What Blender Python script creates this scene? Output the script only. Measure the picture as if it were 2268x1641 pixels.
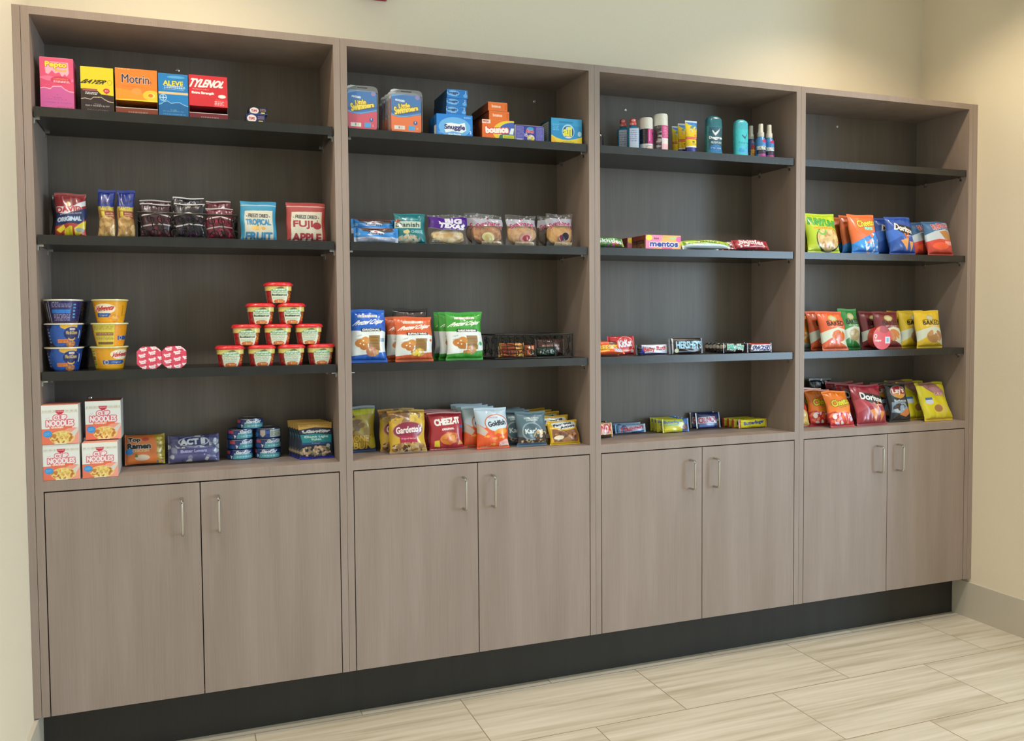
import bpy, bmesh, math, random
import numpy as np
from mathutils import Vector, Matrix

scene = bpy.context.scene
C = scene.collection
for o in list(bpy.data.objects): bpy.data.objects.remove(o)

# ------------------------------------------------------------------ camera
CAM = np.array([0.42762, -2.63371, 1.33066]); ROT = (1.531032, 0.009982, -0.332014)
F_PX, CU, CV = 1799.95, 1033.43, 784.21
cd = bpy.data.cameras.new('camera'); cam = bpy.data.objects.new('camera', cd); C.objects.link(cam)
cam.location = CAM; cam.rotation_euler = ROT
cd.sensor_width = 36; cd.lens = F_PX / 2268 * 36
cd.shift_x = (1134 - CU) / 2268; cd.shift_y = (CV - 820.5) / 2268
cd.clip_start = 0.05
scene.camera = cam

# ------------------------------------------------------------------ world, lights, exposure
w = bpy.data.worlds.new('world'); scene.world = w; w.use_nodes = True
bg = w.node_tree.nodes['Background']
sky = w.node_tree.nodes.new('ShaderNodeTexSky'); sky.sky_type = 'HOSEK_WILKIE'
sky.sun_direction = (0.35, -0.5, 0.8); sky.turbidity = 3.0
w.node_tree.links.new(sky.outputs[0], bg.inputs[0]); bg.inputs[1].default_value = 0.55
scene.view_settings.view_transform = 'Standard'; scene.view_settings.look = 'None'
scene.view_settings.gamma = 1; scene.view_settings.use_curve_mapping = False
scene.view_settings.exposure = 0.0
CEIL = 3.0
def light(kind, name, loc, energy, col, rot=(0, 0, 0), **k):
    d = bpy.data.lights.new(name, kind); d.energy = energy; d.color = col
    for a, b in k.items(): setattr(d, a, b)
    o = bpy.data.objects.new(name, d); C.objects.link(o); o.location = loc; o.rotation_euler = rot
    return o
WARM = (1.0, 0.80, 0.56)
DOWNLIGHTS = [(0.40, -0.42), (3.02, -0.42)]
for x, y in DOWNLIGHTS:        # the warm recessed lamps that wash the wall over the cabinets
    light('SPOT', 'downlight_lamp', (x, y, CEIL - 0.015), 46, WARM, (0, 0, 0), spot_size=math.radians(126), spot_blend=0.55, shadow_soft_size=0.045)
FRONT_ROW = [(0.10, -1.05), (1.30, -1.05), (2.50, -1.05), (3.45, -1.05)]
LOBBY = FRONT_ROW + [(x, y) for x in (0.8, 3.1, 5.4) for y in (-3.6, -6.2)]
for x, y in LOBBY:             # the rest of the recessed lamps
    light('SPOT', 'lobby_lamp', (x, y, CEIL - 0.015), 58 if y > -2 else 20, (1.0, 0.95, 0.92), (0, 0, 0), spot_size=math.radians(114), spot_blend=0.5, shadow_soft_size=0.07)
# daylight entering through the big window of the lobby (x = 7 wall) and the glazed front (y = -8)
light('AREA', 'window_daylight', (6.93, -5.3, 1.5), 290, (0.58, 0.80, 1.0), (0, math.radians(90), 0), shape='RECTANGLE', size=2.2, size_y=2.7)
light('AREA', 'entrance_daylight', (2.2, -7.93, 1.5), 12, (0.86, 0.93, 1.0), (math.radians(90), 0, 0), shape='RECTANGLE', size=4.4, size_y=2.4)

# ------------------------------------------------------------------ projection helpers (pixel of the photo -> metres in the room)
_R = np.array(Matrix.Rotation(ROT[2], 3, 'Z') @ Matrix.Rotation(ROT[1], 3, 'Y') @ Matrix.Rotation(ROT[0], 3, 'X'))
def X(u, y, z):
    d = np.array([0, y - CAM[1], z - CAM[2]]); q0 = _R.T @ d; k = _R.T @ np.array([1., 0, 0])
    a = u - CU
    return float(CAM[0] + (-a * q0[2] - F_PX * q0[0]) / (F_PX * k[0] + a * k[2]))
def Z(v, x, y):
    d = np.array([x - CAM[0], y - CAM[1], 0]); q0 = _R.T @ d; k = _R.T @ np.array([0, 0, 1.])
    a = CV - v
    return float(CAM[2] + (-a * q0[2] - F_PX * q0[1]) / (F_PX * k[1] + a * k[2]))
def fit(u0, u1, vt, z, y, lean=0):
    x0, x1 = X(u0, y, z), X(u1, y, z); xc = (x0 + x1) / 2; H = 0.1
    for _ in range(6): H = (Z(vt, xc, y + H * math.sin(math.radians(lean))) - z) / math.cos(math.radians(lean))
    return xc, x1 - x0, H

# ------------------------------------------------------------------ materials
def lin(h):
    if not isinstance(h, str): return tuple(h)
    v = [int(h[i:i + 2], 16) / 255 for i in (0, 2, 4)]
    return tuple(a / 12.92 if a <= .04045 else ((a + .055) / 1.055) ** 2.4 for a in v)
def newmat(name):
    m = bpy.data.materials.new(name); m.use_nodes = True
    return m, m.node_tree, m.node_tree.nodes['Principled BSDF']
def nd(t, typ, **k):
    n = t.nodes.new(typ)
    for a, b in k.items(): setattr(n, a, b)
    return n
def simple(name, col, rough=.5, metal=0, spec=.5, bump=0, bscale=60, var=0.0):
    m, t, b = newmat(name)
    b.inputs['Roughness'].default_value = rough; b.inputs['Metallic'].default_value = metal
    b.inputs['Specular IOR Level'].default_value = spec
    c = lin(col)
    n = nd(t, 'ShaderNodeTexNoise'); n.inputs['Scale'].default_value = bscale; n.inputs['Detail'].default_value = 4
    tc = nd(t, 'ShaderNodeTexCoord'); t.links.new(tc.outputs['Object'], n.inputs['Vector'])
    mx = nd(t, 'ShaderNodeMix', data_type='RGBA')
    mx.inputs[6].default_value = (*[a * (1 - var) for a in c], 1); mx.inputs[7].default_value = (*[min(1, a * (1 + var)) for a in c], 1)
    t.links.new(n.outputs[0], mx.inputs[0]); t.links.new(mx.outputs[2], b.inputs['Base Color'])
    if bump:
        bp = nd(t, 'ShaderNodeBump'); bp.inputs['Strength'].default_value = bump; bp.inputs['Distance'].default_value = .001
        t.links.new(n.outputs[0], bp.inputs['Height']); t.links.new(bp.outputs[0], b.inputs['Normal'])
    return m
def printed(name, rough, coat=0, alpha=False, bump=0, bscale=120, metal=0):
    m, t, b = newmat(name)
    a = nd(t, 'ShaderNodeAttribute'); a.attribute_name = 'Col'
    t.links.new(a.outputs['Color'], b.inputs['Base Color'])
    n = nd(t, 'ShaderNodeTexNoise'); n.inputs['Scale'].default_value = bscale; n.inputs['Detail'].default_value = 3
    tc = nd(t, 'ShaderNodeTexCoord'); t.links.new(tc.outputs['Object'], n.inputs['Vector'])
    r = nd(t, 'ShaderNodeMapRange'); r.inputs['To Min'].default_value = rough * .85; r.inputs['To Max'].default_value = rough * 1.15
    t.links.new(n.outputs[0], r.inputs['Value']); t.links.new(r.outputs[0], b.inputs['Roughness'])
    b.inputs['Coat Weight'].default_value = coat; b.inputs['Coat Roughness'].default_value = .12; b.inputs['Metallic'].default_value = metal
    if bump:
        bp = nd(t, 'ShaderNodeBump'); bp.inputs['Strength'].default_value = bump; bp.inputs['Distance'].default_value = .002
        t.links.new(n.outputs[0], bp.inputs['Height']); t.links.new(bp.outputs[0], b.inputs['Normal'])
    if alpha: t.links.new(a.outputs['Alpha'], b.inputs['Alpha'])
    return m
def wood(name, c0, c1, rough=.5, sx=260, sz=5.0, spec=.4):
    m, t, b = newmat(name)
    tc = nd(t, 'ShaderNodeTexCoord'); mp = nd(t, 'ShaderNodeMapping'); mp.inputs['Scale'].default_value = (sx, sx, sz)
    n = nd(t, 'ShaderNodeTexNoise'); n.inputs['Scale'].default_value = 1; n.inputs['Detail'].default_value = 5; n.inputs['Roughness'].default_value = .6
    mp2 = nd(t, 'ShaderNodeMapping'); mp2.inputs['Scale'].default_value = (14, 14, 1.2)
    n2 = nd(t, 'ShaderNodeTexNoise'); n2.inputs['Scale'].default_value = 1; n2.inputs['Detail'].default_value = 3
    for a, q in ((mp, n), (mp2, n2)):
        t.links.new(tc.outputs['Object'], a.inputs['Vector']); t.links.new(a.outputs[0], q.inputs['Vector'])
    ad = nd(t, 'ShaderNodeMath', operation='MULTIPLY_ADD'); ad.inputs[1].default_value = .45
    ms = nd(t, 'ShaderNodeMath', operation='MULTIPLY'); ms.inputs[1].default_value = .55
    t.links.new(n2.outputs[0], ms.inputs[0]); t.links.new(n.outputs[0], ad.inputs[0]); t.links.new(ms.outputs[0], ad.inputs[2])
    cr = nd(t, 'ShaderNodeValToRGB'); cr.color_ramp.elements[0].position = .3; cr.color_ramp.elements[1].position = .72
    cr.color_ramp.elements[0].color = (*lin(c0), 1); cr.color_ramp.elements[1].color = (*lin(c1), 1)
    t.links.new(ad.outputs[0], cr.inputs[0]); t.links.new(cr.outputs[0], b.inputs['Base Color'])
    b.inputs['Roughness'].default_value = rough; b.inputs['Specular IOR Level'].default_value = spec
    bp = nd(t, 'ShaderNodeBump'); bp.inputs['Strength'].default_value = .12; bp.inputs['Distance'].default_value = .0005
    t.links.new(n.outputs[0], bp.inputs['Height']); t.links.new(bp.outputs[0], b.inputs['Normal'])
    return m
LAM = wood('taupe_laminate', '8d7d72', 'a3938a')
LAM_SHADED = wood('taupe_laminate_shaded', '61574e', '766b61', rough=.42)  # same laminate as the fronts, darkened: shade inside the cabinets put into its colour
BLACK = wood('black_laminate', '1f1e1c', '2c2b29', rough=.27, spec=.5)
KICK = wood('black_kick_laminate', '2c2a27', '35332f', rough=.5, spec=.3)
STEEL = simple('brushed_nickel', 'c9c7c2', .28, 1, var=.05)
PEG = simple('bright_steel', 'd8d8d8', .25, 1)
WALL = simple('warm_white_wall_paint', 'e9dfc9', .75, bump=.35, bscale=95, spec=.25, var=.015)
BASEB = simple('greige_vinyl_baseboard', 'c6bfb0', .5, var=.02)
CEILM = simple('white_ceiling', 'e8e4da', .9)
DARKIRON = simple('black_wire', '15130f', .4, .3, bump=.1)
WHITEM = simple('white_enamel', 'e9e8e4', .35)
REDP = simple('red_plastic', 'b3121a', .3)
GLASS, _t, _b = newmat('window_glass'); _b.inputs['Transmission Weight'].default_value = 1; _b.inputs['Roughness'].default_value = 0; _b.inputs['IOR'].default_value = 1.05
ALU = simple('dark_bronze_frame', '3b3733', .4, .6)
CARD = printed('printed_card', .42)
FILM = printed('printed_film', .30, coat=.45, bump=.25, bscale=45)
MATTE = printed('printed_matte_film', .5, bump=.15, bscale=60)
PLAST = printed('printed_plastic', .28, coat=.3)
METAL = printed('printed_tin', .3, metal=.55)
CLEAR = printed('clear_film', .12, alpha=True, bump=.5, bscale=50)
FOOD = printed('baked_food', .55, bump=.8, bscale=90)

def tile_floor():
    m, t, b = newmat('striated_porcelain_tile')
    tc = nd(t, 'ShaderNodeTexCoord'); mp = nd(t, 'ShaderNodeMapping'); mp.vector_type = 'POINT'
    mp.inputs['Location'].default_value = (-2.015, -.045, 0)
    t.links.new(tc.outputs['Object'], mp.inputs['Vector'])
    br = nd(t, 'ShaderNodeTexBrick'); br.offset = .495; br.offset_frequency = 2; br.squash = 1
    for k, v in (('Scale', 1), ('Mortar Size', .0022), ('Mortar Smooth', .3), ('Bias', 0), ('Brick Width', .703), ('Row Height', .342)): br.inputs[k].default_value = v
    br.inputs['Color1'].default_value = (0, 0, 0, 1); br.inputs['Color2'].default_value = (1, 1, 1, 1); br.inputs['Mortar'].default_value = (.5, .5, .5, 1)
    t.links.new(mp.outputs[0], br.inputs['Vector'])
    sc = nd(t, 'ShaderNodeVectorMath', operation='MULTIPLY'); sc.inputs[1].default_value = (1.3, 30, 1)
    t.links.new(tc.outputs['Object'], sc.inputs[0])
    off = nd(t, 'ShaderNodeVectorMath', operation='MULTIPLY'); off.inputs[1].default_value = (31, 17, 9)
    t.links.new(br.outputs['Color'], off.inputs[0])
    ad = nd(t, 'ShaderNodeVectorMath', operation='ADD'); t.links.new(sc.outputs[0], ad.inputs[0]); t.links.new(off.outputs[0], ad.inputs[1])
    n = nd(t, 'ShaderNodeTexNoise'); n.inputs['Scale'].default_value = 1; n.inputs['Detail'].default_value = 6; n.inputs['Roughness'].default_value = .62; n.inputs['Distortion'].default_value = .25
    t.links.new(ad.outputs[0], n.inputs['Vector'])
    cr = nd(t, 'ShaderNodeValToRGB'); e = cr.color_ramp.elements
    e[0].position = .33; e[0].color = (*lin('b5a992'), 1); e[1].position = .66; e[1].color = (*lin('d9d0bf'), 1)
    q = e.new(.5); q.color = (*lin('cbc2ae'), 1)
    t.links.new(n.outputs[0], cr.inputs[0])
    mx = nd(t, 'ShaderNodeMix', data_type='RGBA'); mx.inputs[7].default_value = (*lin('9c8b73'), 1)
    t.links.new(br.outputs['Fac'], mx.inputs[0]); t.links.new(cr.outputs[0], mx.inputs[6]); t.links.new(mx.outputs[2], b.inputs['Base Color'])
    b.inputs['Roughness'].default_value = .42
    bp = nd(t, 'ShaderNodeBump', invert=True); bp.inputs['Strength'].default_value = .4; bp.inputs['Distance'].default_value = .001
    t.links.new(br.outputs['Fac'], bp.inputs['Height']); t.links.new(bp.outputs[0], b.inputs['Normal'])
    return m
TILE = tile_floor()

# ------------------------------------------------------------------ mesh helpers
class M:
    """collects coloured geometry and links it as one mesh object"""
    def __init__(s): s.v = []; s.c = []; s.f = []; s.n = 0
    def add(s, V, F, col):
        V = np.asarray(V, float).reshape(-1, 3); k = len(V)
        c = np.ones((k, 4)); col = np.asarray(lin(col) if isinstance(col, str) else col, float)
        if col.ndim == 1: c[:, :len(col)] = col
        else: c[:, :col.shape[1]] = col
        s.v.append(V); s.c.append(c)
        for a in F: s.f.append(np.asarray(a, int) + s.n)
        s.n += k; return s
    def grid(s, P, col, flip=False, mask=None, wrap=False):
        P = np.asarray(P, float); ny, nx = P.shape[:2]
        if not hasattr(col, 'shape') or np.ndim(col) < 3:
            c = lin(col) if isinstance(col, str) else col; col = np.broadcast_to(np.array(c, float), (ny, nx, len(c)))
        idx = np.arange(ny * nx).reshape(ny, nx)
        if wrap: idx = np.hstack([idx, idx[:, :1]])
        a, b, c_, d = idx[:-1, :-1], idx[:-1, 1:], idx[1:, 1:], idx[1:, :-1]
        q = np.stack([a, b, c_, d] if not flip else [a, d, c_, b], -1)
        if mask is not None:
            mk = mask[:-1, :-1] & mask[:-1, 1:] & mask[1:, 1:] & mask[1:, :-1]; q = q[mk]
        return s.add(P.reshape(-1, 3), q.reshape(-1, 4), col.reshape(ny * nx, -1))
    def box(s, x0, x1, y0, y1, z0, z1, col=(.8, .8, .8), bev=0):
        bm = bmesh.new(); bmesh.ops.create_cube(bm, size=1)
        for v in bm.verts: v.co = ((x0 + x1) / 2 + v.co.x * (x1 - x0), (y0 + y1) / 2 + v.co.y * (y1 - y0), (z0 + z1) / 2 + v.co.z * (z1 - z0))
        if bev: bmesh.ops.bevel(bm, geom=bm.edges[:], offset=bev, segments=2, affect='EDGES', profile=.5)
        bm.verts.ensure_lookup_table()
        s.add([v.co[:] for v in bm.verts], [[v.index for v in f.verts] for f in bm.faces], col); bm.free(); return s
    def tube(s, pts, r, col=(.1, .1, .1), n=6, closed=False):
        pts = [Vector(p) for p in pts]; L = len(pts); V = []; F = []
        up = Vector((0.13, .21, .97))
        for i, p in enumerate(pts):
            a = pts[(i - 1) % L] if (i or closed) else p; b = pts[(i + 1) % L] if (i < L - 1 or closed) else p
            d = (b - a).normalized(); e1 = d.cross(up).normalized(); e2 = d.cross(e1)
            for k in range(n):
                t = 2 * math.pi * k / n; V.append(p + e1 * math.cos(t) * r + e2 * math.sin(t) * r)
        for i in range(L if closed else L - 1):
            j = (i + 1) % L
            for k in range(n): F.append([i * n + k, i * n + (k + 1) % n, j * n + (k + 1) % n, j * n + k])
        if not closed: F += [list(range(n))[::-1], [(L - 1) * n + k for k in range(n)]]
        return s.add([v[:] for v in V], F, col)
    def prism(s, poly, y0, y1, col=(.8, .8, .8)):
        k = len(poly); V = [(x, y0, z) for x, z in poly] + [(x, y1, z) for x, z in poly]
        F = [list(range(k)), list(range(k, 2 * k))[::-1]] + [[i, i + k, (i + 1) % k + k, (i + 1) % k] for i in range(k)]
        return s.add(V, F, col)
    def loft(s, prof, base, art=None, na=56, res=.0012, ang=0, span=180, caps=(1, 1), cap_col=None):
        """prof: (z, rx, ry, superellipse power); art is wrapped round the front"""
        zs = []; P = []
        for (a, b) in zip(prof[:-1], prof[1:]):
            k = max(1, int(abs(b[0] - a[0]) / res)) if art is not None else 1
            for i in range(k): P.append([a[j] + (b[j] - a[j]) * i / k for j in range(4)])
        P.append(list(prof[-1])); P = np.array(P)
        if art is not None: na = max(na, int(2 * math.pi * P[:, 1].max() / res))
        th = np.radians(np.linspace(0, 360, na, endpoint=False)); th = th[None, :]
        cx, sx = np.sin(th), -np.cos(th)                    # th = 0 looks towards the camera side (-y)
        e = 2 / P[:, 3:4]
        Xc = P[:, 1:2] * np.sign(cx) * np.abs(cx) ** e; Yc = P[:, 2:3] * np.sign(sx) * np.abs(sx) ** e
        V = np.stack([Xc, Yc, np.broadcast_to(P[:, 0:1], Xc.shape)], -1)
        bc = np.array(lin(base)); bc = np.append(bc, 1)[:4] if len(bc) == 3 else bc
        col = np.broadcast_to(bc, V.shape[:2] + (4,)).copy()
        if art is not None:
            z0, z1 = P[:, 0].min(), P[:, 0].max()
            a = (np.degrees(th) + 180 - ang) % 360 - 180
            uu = np.broadcast_to(a / span + .5, Xc.shape); vv = np.broadcast_to((P[:, 0:1] - z0) / (z1 - z0), Xc.shape)
            ok = (uu >= 0) & (uu <= 1); ny, nx = art.shape[:2]
            ix = np.clip((uu * (nx - 1)).round().astype(int), 0, nx - 1); iy = np.clip((vv * (ny - 1)).round().astype(int), 0, ny - 1)
            col[ok] = art[iy, ix][ok]
        s.grid(V, col, wrap=True)
        cc = cap_col or base
        for i, end in ((0, caps[0]), (-1, caps[1])):
            if end:
                ring = V[i]; k = len(ring); s.add(ring, [list(range(k))[::-1] if i == 0 else list(range(k))], cc)
        return s
    def ellipsoid(s, c, r, cols, e=2.2, n=26, seed=0, rough=.06):
        rs = np.random.RandomState(seed); th = np.linspace(0, 2 * np.pi, n * 2, endpoint=False)[None]; ph = np.linspace(-np.pi / 2, np.pi / 2, n)[:, None]
        f = lambda a: np.sign(a) * np.abs(a) ** (2 / e)
        k = 1 + rough * (np.sin(3 * th + rs.rand() * 6 + 4 * ph) * .5 + np.sin(7 * th - 5 * ph + rs.rand() * 6) * .5)
        V = np.stack([c[0] + r[0] * f(np.cos(ph)) * f(np.cos(th)) * k, c[1] + r[1] * f(np.cos(ph)) * f(np.sin(th)) * k, c[2] + r[2] * f(np.sin(ph)) * k * np.ones_like(th)], -1)
        C_ = np.array([lin(q) for q in cols]); col = C_[rs.randint(0, len(C_), V.shape[:2])]
        col = (col + np.roll(col, 1, 0) + np.roll(col, 1, 1)) / 3
        return s.grid(V, col, wrap=True)
    def xf(s, mat):
        for i, V in enumerate(s.v): s.v[i] = V @ np.array(mat)[:3, :3].T + np.array(mat)[:3, 3]
        return s
    def build(s, name, mat, parent=None, smooth=True, loc=None):
        me = bpy.data.meshes.new(name); V = np.concatenate(s.v); F = s.f
        me.vertices.add(len(V)); me.vertices.foreach_set('co', V.ravel())
        ln = np.array([len(f) for f in F]); st = np.concatenate([[0], np.cumsum(ln)[:-1]])
        me.loops.add(int(ln.sum())); me.loops.foreach_set('vertex_index', np.concatenate(F).astype(np.int32))
        me.polygons.add(len(F)); me.polygons.foreach_set('loop_start', st.astype(np.int32)); me.polygons.foreach_set('loop_total', ln.astype(np.int32))
        me.update(calc_edges=True)
        ca = me.color_attributes.new('Col', 'FLOAT_COLOR', 'POINT'); ca.data.foreach_set('color', np.concatenate(s.c).ravel())
        me.validate(); me.materials.append(mat)
        me.polygons.foreach_set('use_smooth', [bool(smooth)] * len(me.polygons))
        if smooth: me.set_sharp_from_angle(angle=math.radians(38))
        o = bpy.data.objects.new(name, me); C.objects.link(o); o.parent = parent
        if loc: o.location = loc
        return o
def thing(name, label, cat, loc=(0, 0, 0), rz=0, rx=0, group=None):
    o = bpy.data.objects.new(name, None); C.objects.link(o); o.location = loc; o.rotation_euler = (rx, 0, rz)
    o.empty_display_size = .02; o['label'] = label; o['category'] = cat
    if group: o['group'] = group
    return o
def tag(o, label, cat, group=None):
    o['label'] = label; o['category'] = cat
    if group: o['group'] = group
    return o
def struct(o): o['kind'] = 'structure'; return o
def dup(src, label, d=(0, 0, 0), loc=None, rz=0, lean=None, group=None):
    """copy a thing with copies of its parts and sub-parts; mesh data is shared"""
    def cp(o, par):
        c = o.copy(); C.objects.link(c); c.parent = par
        for ch in kids.get(o.name, []): cp(ch, c)
        return c
    kids = {}
    for ch in src.children_recursive: kids.setdefault(ch.parent.name, []).append(ch)
    r = cp(src, None); r['label'] = label
    r.location = loc if loc is not None else Vector(src.location) + Vector(d)
    r.rotation_euler = src.rotation_euler.copy(); r.rotation_euler.z += math.radians(rz)
    if lean is not None: r.rotation_euler.x = -math.radians(lean)
    if group: r['group'] = group
    return r

# ------------------------------------------------------------------ printed artwork: 2-D shapes sampled onto the package's own mesh points
_glyph = {}
def glyphs(txt):
    if txt in _glyph: return _glyph[txt]
    cu = bpy.data.curves.new('t', 'FONT'); cu.body = txt; cu.resolution_u = 3
    ob = bpy.data.objects.new('t', cu); me = ob.to_mesh()
    V = np.array([v.co[:2] for v in me.vertices]); me.calc_loop_triangles()
    T = np.array([t.vertices[:] for t in me.loop_triangles])
    ob.to_mesh_clear(); bpy.data.objects.remove(ob); bpy.data.curves.remove(cu)
    lo, hi = V.min(0), V.max(0); V = (V - lo) / (hi - lo)
    _glyph[txt] = (V, T); return _glyph[txt]
def dil(m, r):
    out = m.copy(); k = int(math.ceil(r))
    for dy in range(-k, k + 1):
        for dx in range(-k, k + 1):
            if 0 < dx * dx + dy * dy <= r * r + .3:
                s = np.zeros_like(m); h, w_ = m.shape
                s[max(0, dy):h + min(0, dy), max(0, dx):w_ + min(0, dx)] = m[max(0, -dy):h + min(0, -dy), max(0, -dx):w_ + min(0, -dx)]
                out |= s
    return out
def art(W, H, base, shapes, res=.0011, S=2):
    nx, ny = max(4, int(W / res)), max(4, int(H / res)); w_, h = nx * S, ny * S; px = W / w_
    yy, xx = np.mgrid[0:h, 0:w_]; fx, fy = (xx + .5) / w_, (yy + .5) / h
    bc = lin(base) if isinstance(base, str) else base
    A = np.ones((h, w_, 4)); A[..., :len(bc)] = bc
    def put(m, col):
        c = lin(col) if isinstance(col, str) else col
        A[m, :len(c)] = c
        if len(c) == 3: A[m, 3] = 1
    for q in shapes:
        k = q[0]
        if k == 'r': put((fx >= q[1]) & (fx <= q[3]) & (fy >= q[2]) & (fy <= q[4]), q[5])
        elif k == 'e': put(((fx - q[1]) / q[3]) ** 2 + ((fy - q[2]) / q[4]) ** 2 <= 1, q[5])
        elif k == 'g':      # ring
            d = ((fx - q[1]) / q[3]) ** 2 + ((fy - q[2]) / q[4]) ** 2; put((d <= 1) & (d >= q[6]), q[5])
        elif k == 'w':      # below a wavy line y0 + a sin(2 pi f x + p) + s x
            put(fy <= q[1] + q[2] * np.sin(2 * np.pi * q[3] * fx + q[4]) + q[5] * fx, q[6])
        elif k == 'p':
            P = q[1]; m = np.zeros(fx.shape, bool); j = len(P) - 1
            for i in range(len(P)):
                (x0, y0), (x1, y1) = P[i], P[j]
                if y0 != y1: m ^= ((y0 > fy) != (y1 > fy)) & (fx < (x1 - x0) * (fy - y0) / (y1 - y0) + x0)
                j = i
            put(m, q[2])
        elif k == 'f':      # scattered food pieces inside an ellipse: cx cy rx ry cols n size seed
            rs = np.random.RandomState(q[8]); _, cx, cy, rx, ry, cols, n, sz, _s = q
            reg = ((fx - cx) / rx) ** 2 + ((fy - cy) / ry) ** 2 <= 1
            for i in range(n):
                a = rs.rand() * 6.28; r = rs.rand() ** .5; ex, ey = cx + rx * r * math.cos(a), cy + ry * r * math.sin(a)
                t = rs.rand() * 3.14; dx, dy = (fx - ex) * W / H, (fy - ey); c_, s_ = math.cos(t), math.sin(t)
                s1, s2 = sz * (.6 + .8 * rs.rand()), sz * (.35 + .5 * rs.rand())
                put(reg & ((((dx * c_ + dy * s_) / s1) ** 2 + ((-dx * s_ + dy * c_) / s2) ** 2) <= 1), cols[i % len(cols)])
        elif k == 'l':      # lines of unreadably small print
            _, x0, y0, x1, y1, n, col = q; rs = np.random.RandomState(int(x0 * 97 + y1 * 61 + n)); hh = (y1 - y0) / n
            for i in range(n):
                x = x0; yb = y0 + hh * (i + .25)
                while x < x1 - .02:
                    L = (.02 + .06 * rs.rand()); put((fx >= x) & (fx <= min(x + L, x1)) & (fy >= yb) & (fy <= yb + hh * .5), col); x += L + .018
        elif k == 't':      # text cx cy w h col opts
            _, s, cx, cy, tw, th, col = q[:7]; o = q[7] if len(q) > 7 else {}
            V, T = glyphs(s); x = (V[:, 0] - .5); y = (V[:, 1] - .5)
            x = x + o.get('sh', 0) * y
            if 'arc' in o: y = y - o['arc'] * (x * 2) ** 2
            if 'grow' in o: y = y * (1 + o['grow'] * x * 2)
            x = x * tw * W; y = y * th * H; a = math.radians(o.get('rot', 0)); ca, sa = math.cos(a), math.sin(a)
            X_ = (x * ca - y * sa) / px + cx * w_; Y_ = (x * sa + y * ca) / px + cy * h
            m = np.zeros((h, w_), bool)
            for t3 in T:
                tx, ty = X_[t3], Y_[t3]
                ax, bx = int(max(0, math.floor(tx.min() - 1))), int(min(w_ - 1, math.ceil(tx.max()))); ay, by = int(max(0, math.floor(ty.min() - 1))), int(min(h - 1, math.ceil(ty.max())))
                if bx < ax or by < ay: continue
                gy, gx = np.mgrid[ay:by + 1, ax:bx + 1]; gx = gx + .5; gy = gy + .5
                d = [(tx[(i + 1) % 3] - tx[i]) * (gy - ty[i]) - (ty[(i + 1) % 3] - ty[i]) * (gx - tx[i]) for i in range(3)]
                m[ay:by + 1, ax:bx + 1] |= ((d[0] >= 0) & (d[1] >= 0) & (d[2] >= 0)) | ((d[0] <= 0) & (d[1] <= 0) & (d[2] <= 0))
            b = o.get('b', 0) * .001 / px
            if 'o' in o: put(dil(m, b + o['o'][1] * .001 / px), o['o'][0])
            put(dil(m, b) if b > .4 else m, col)
    return A.reshape(ny, S, nx, S, 4).mean((1, 3))
def face(m, A, W, H, y=0, x0=None, z0=0, mask=None, rot=None):
    """put artwork A on an upright rectangle facing -y"""
    ny, nx = A.shape[:2]; x0 = -W / 2 if x0 is None else x0
    gx, gz = np.meshgrid(np.linspace(x0, x0 + W, nx), np.linspace(z0, z0 + H, ny))
    m.grid(np.stack([gx, np.full_like(gx, y), gz], -1), A, mask=mask)
def rmask(A, W, H, r):
    ny, nx = A.shape[:2]; gx, gy = np.meshgrid(np.linspace(-W / 2, W / 2, nx), np.linspace(-H / 2, H / 2, ny))
    return np.hypot(np.maximum(abs(gx) - W / 2 + r, 0), np.maximum(abs(gy) - H / 2 + r, 0)) <= r + 1e-6
def carton(name, W, H, D, A, side='888888', top=None, sideart=None, label=None, cat='box', loc=(0, 0, 0), rz=0, group=None):
    """folding carton standing at loc (bottom centre of its front), printed front, tuck flap on top"""
    m = M(); m.box(-W / 2, W / 2, .0004, D, 0, H, side, .0007)
    face(m, A, W - .0006, H - .0006, 0, z0=.0003)
    if sideart is not None:
        ny, nx = sideart.shape[:2]; gy, gz = np.meshgrid(np.linspace(D - .001, .001, nx), np.linspace(.0005, H - .0005, ny))
        m.grid(np.stack([np.full_like(gy, -W / 2 - .0003), gy, gz], -1), sideart)
    m.box(-W / 2 + .001, W / 2 - .001, .001, D - .001, H, H + .0006, top or side)
    o = m.build(name, CARD, None, smooth=False); o.location = loc; o.rotation_euler = (0, 0, math.radians(rz))
    return tag(o, label, cat, group)
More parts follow.
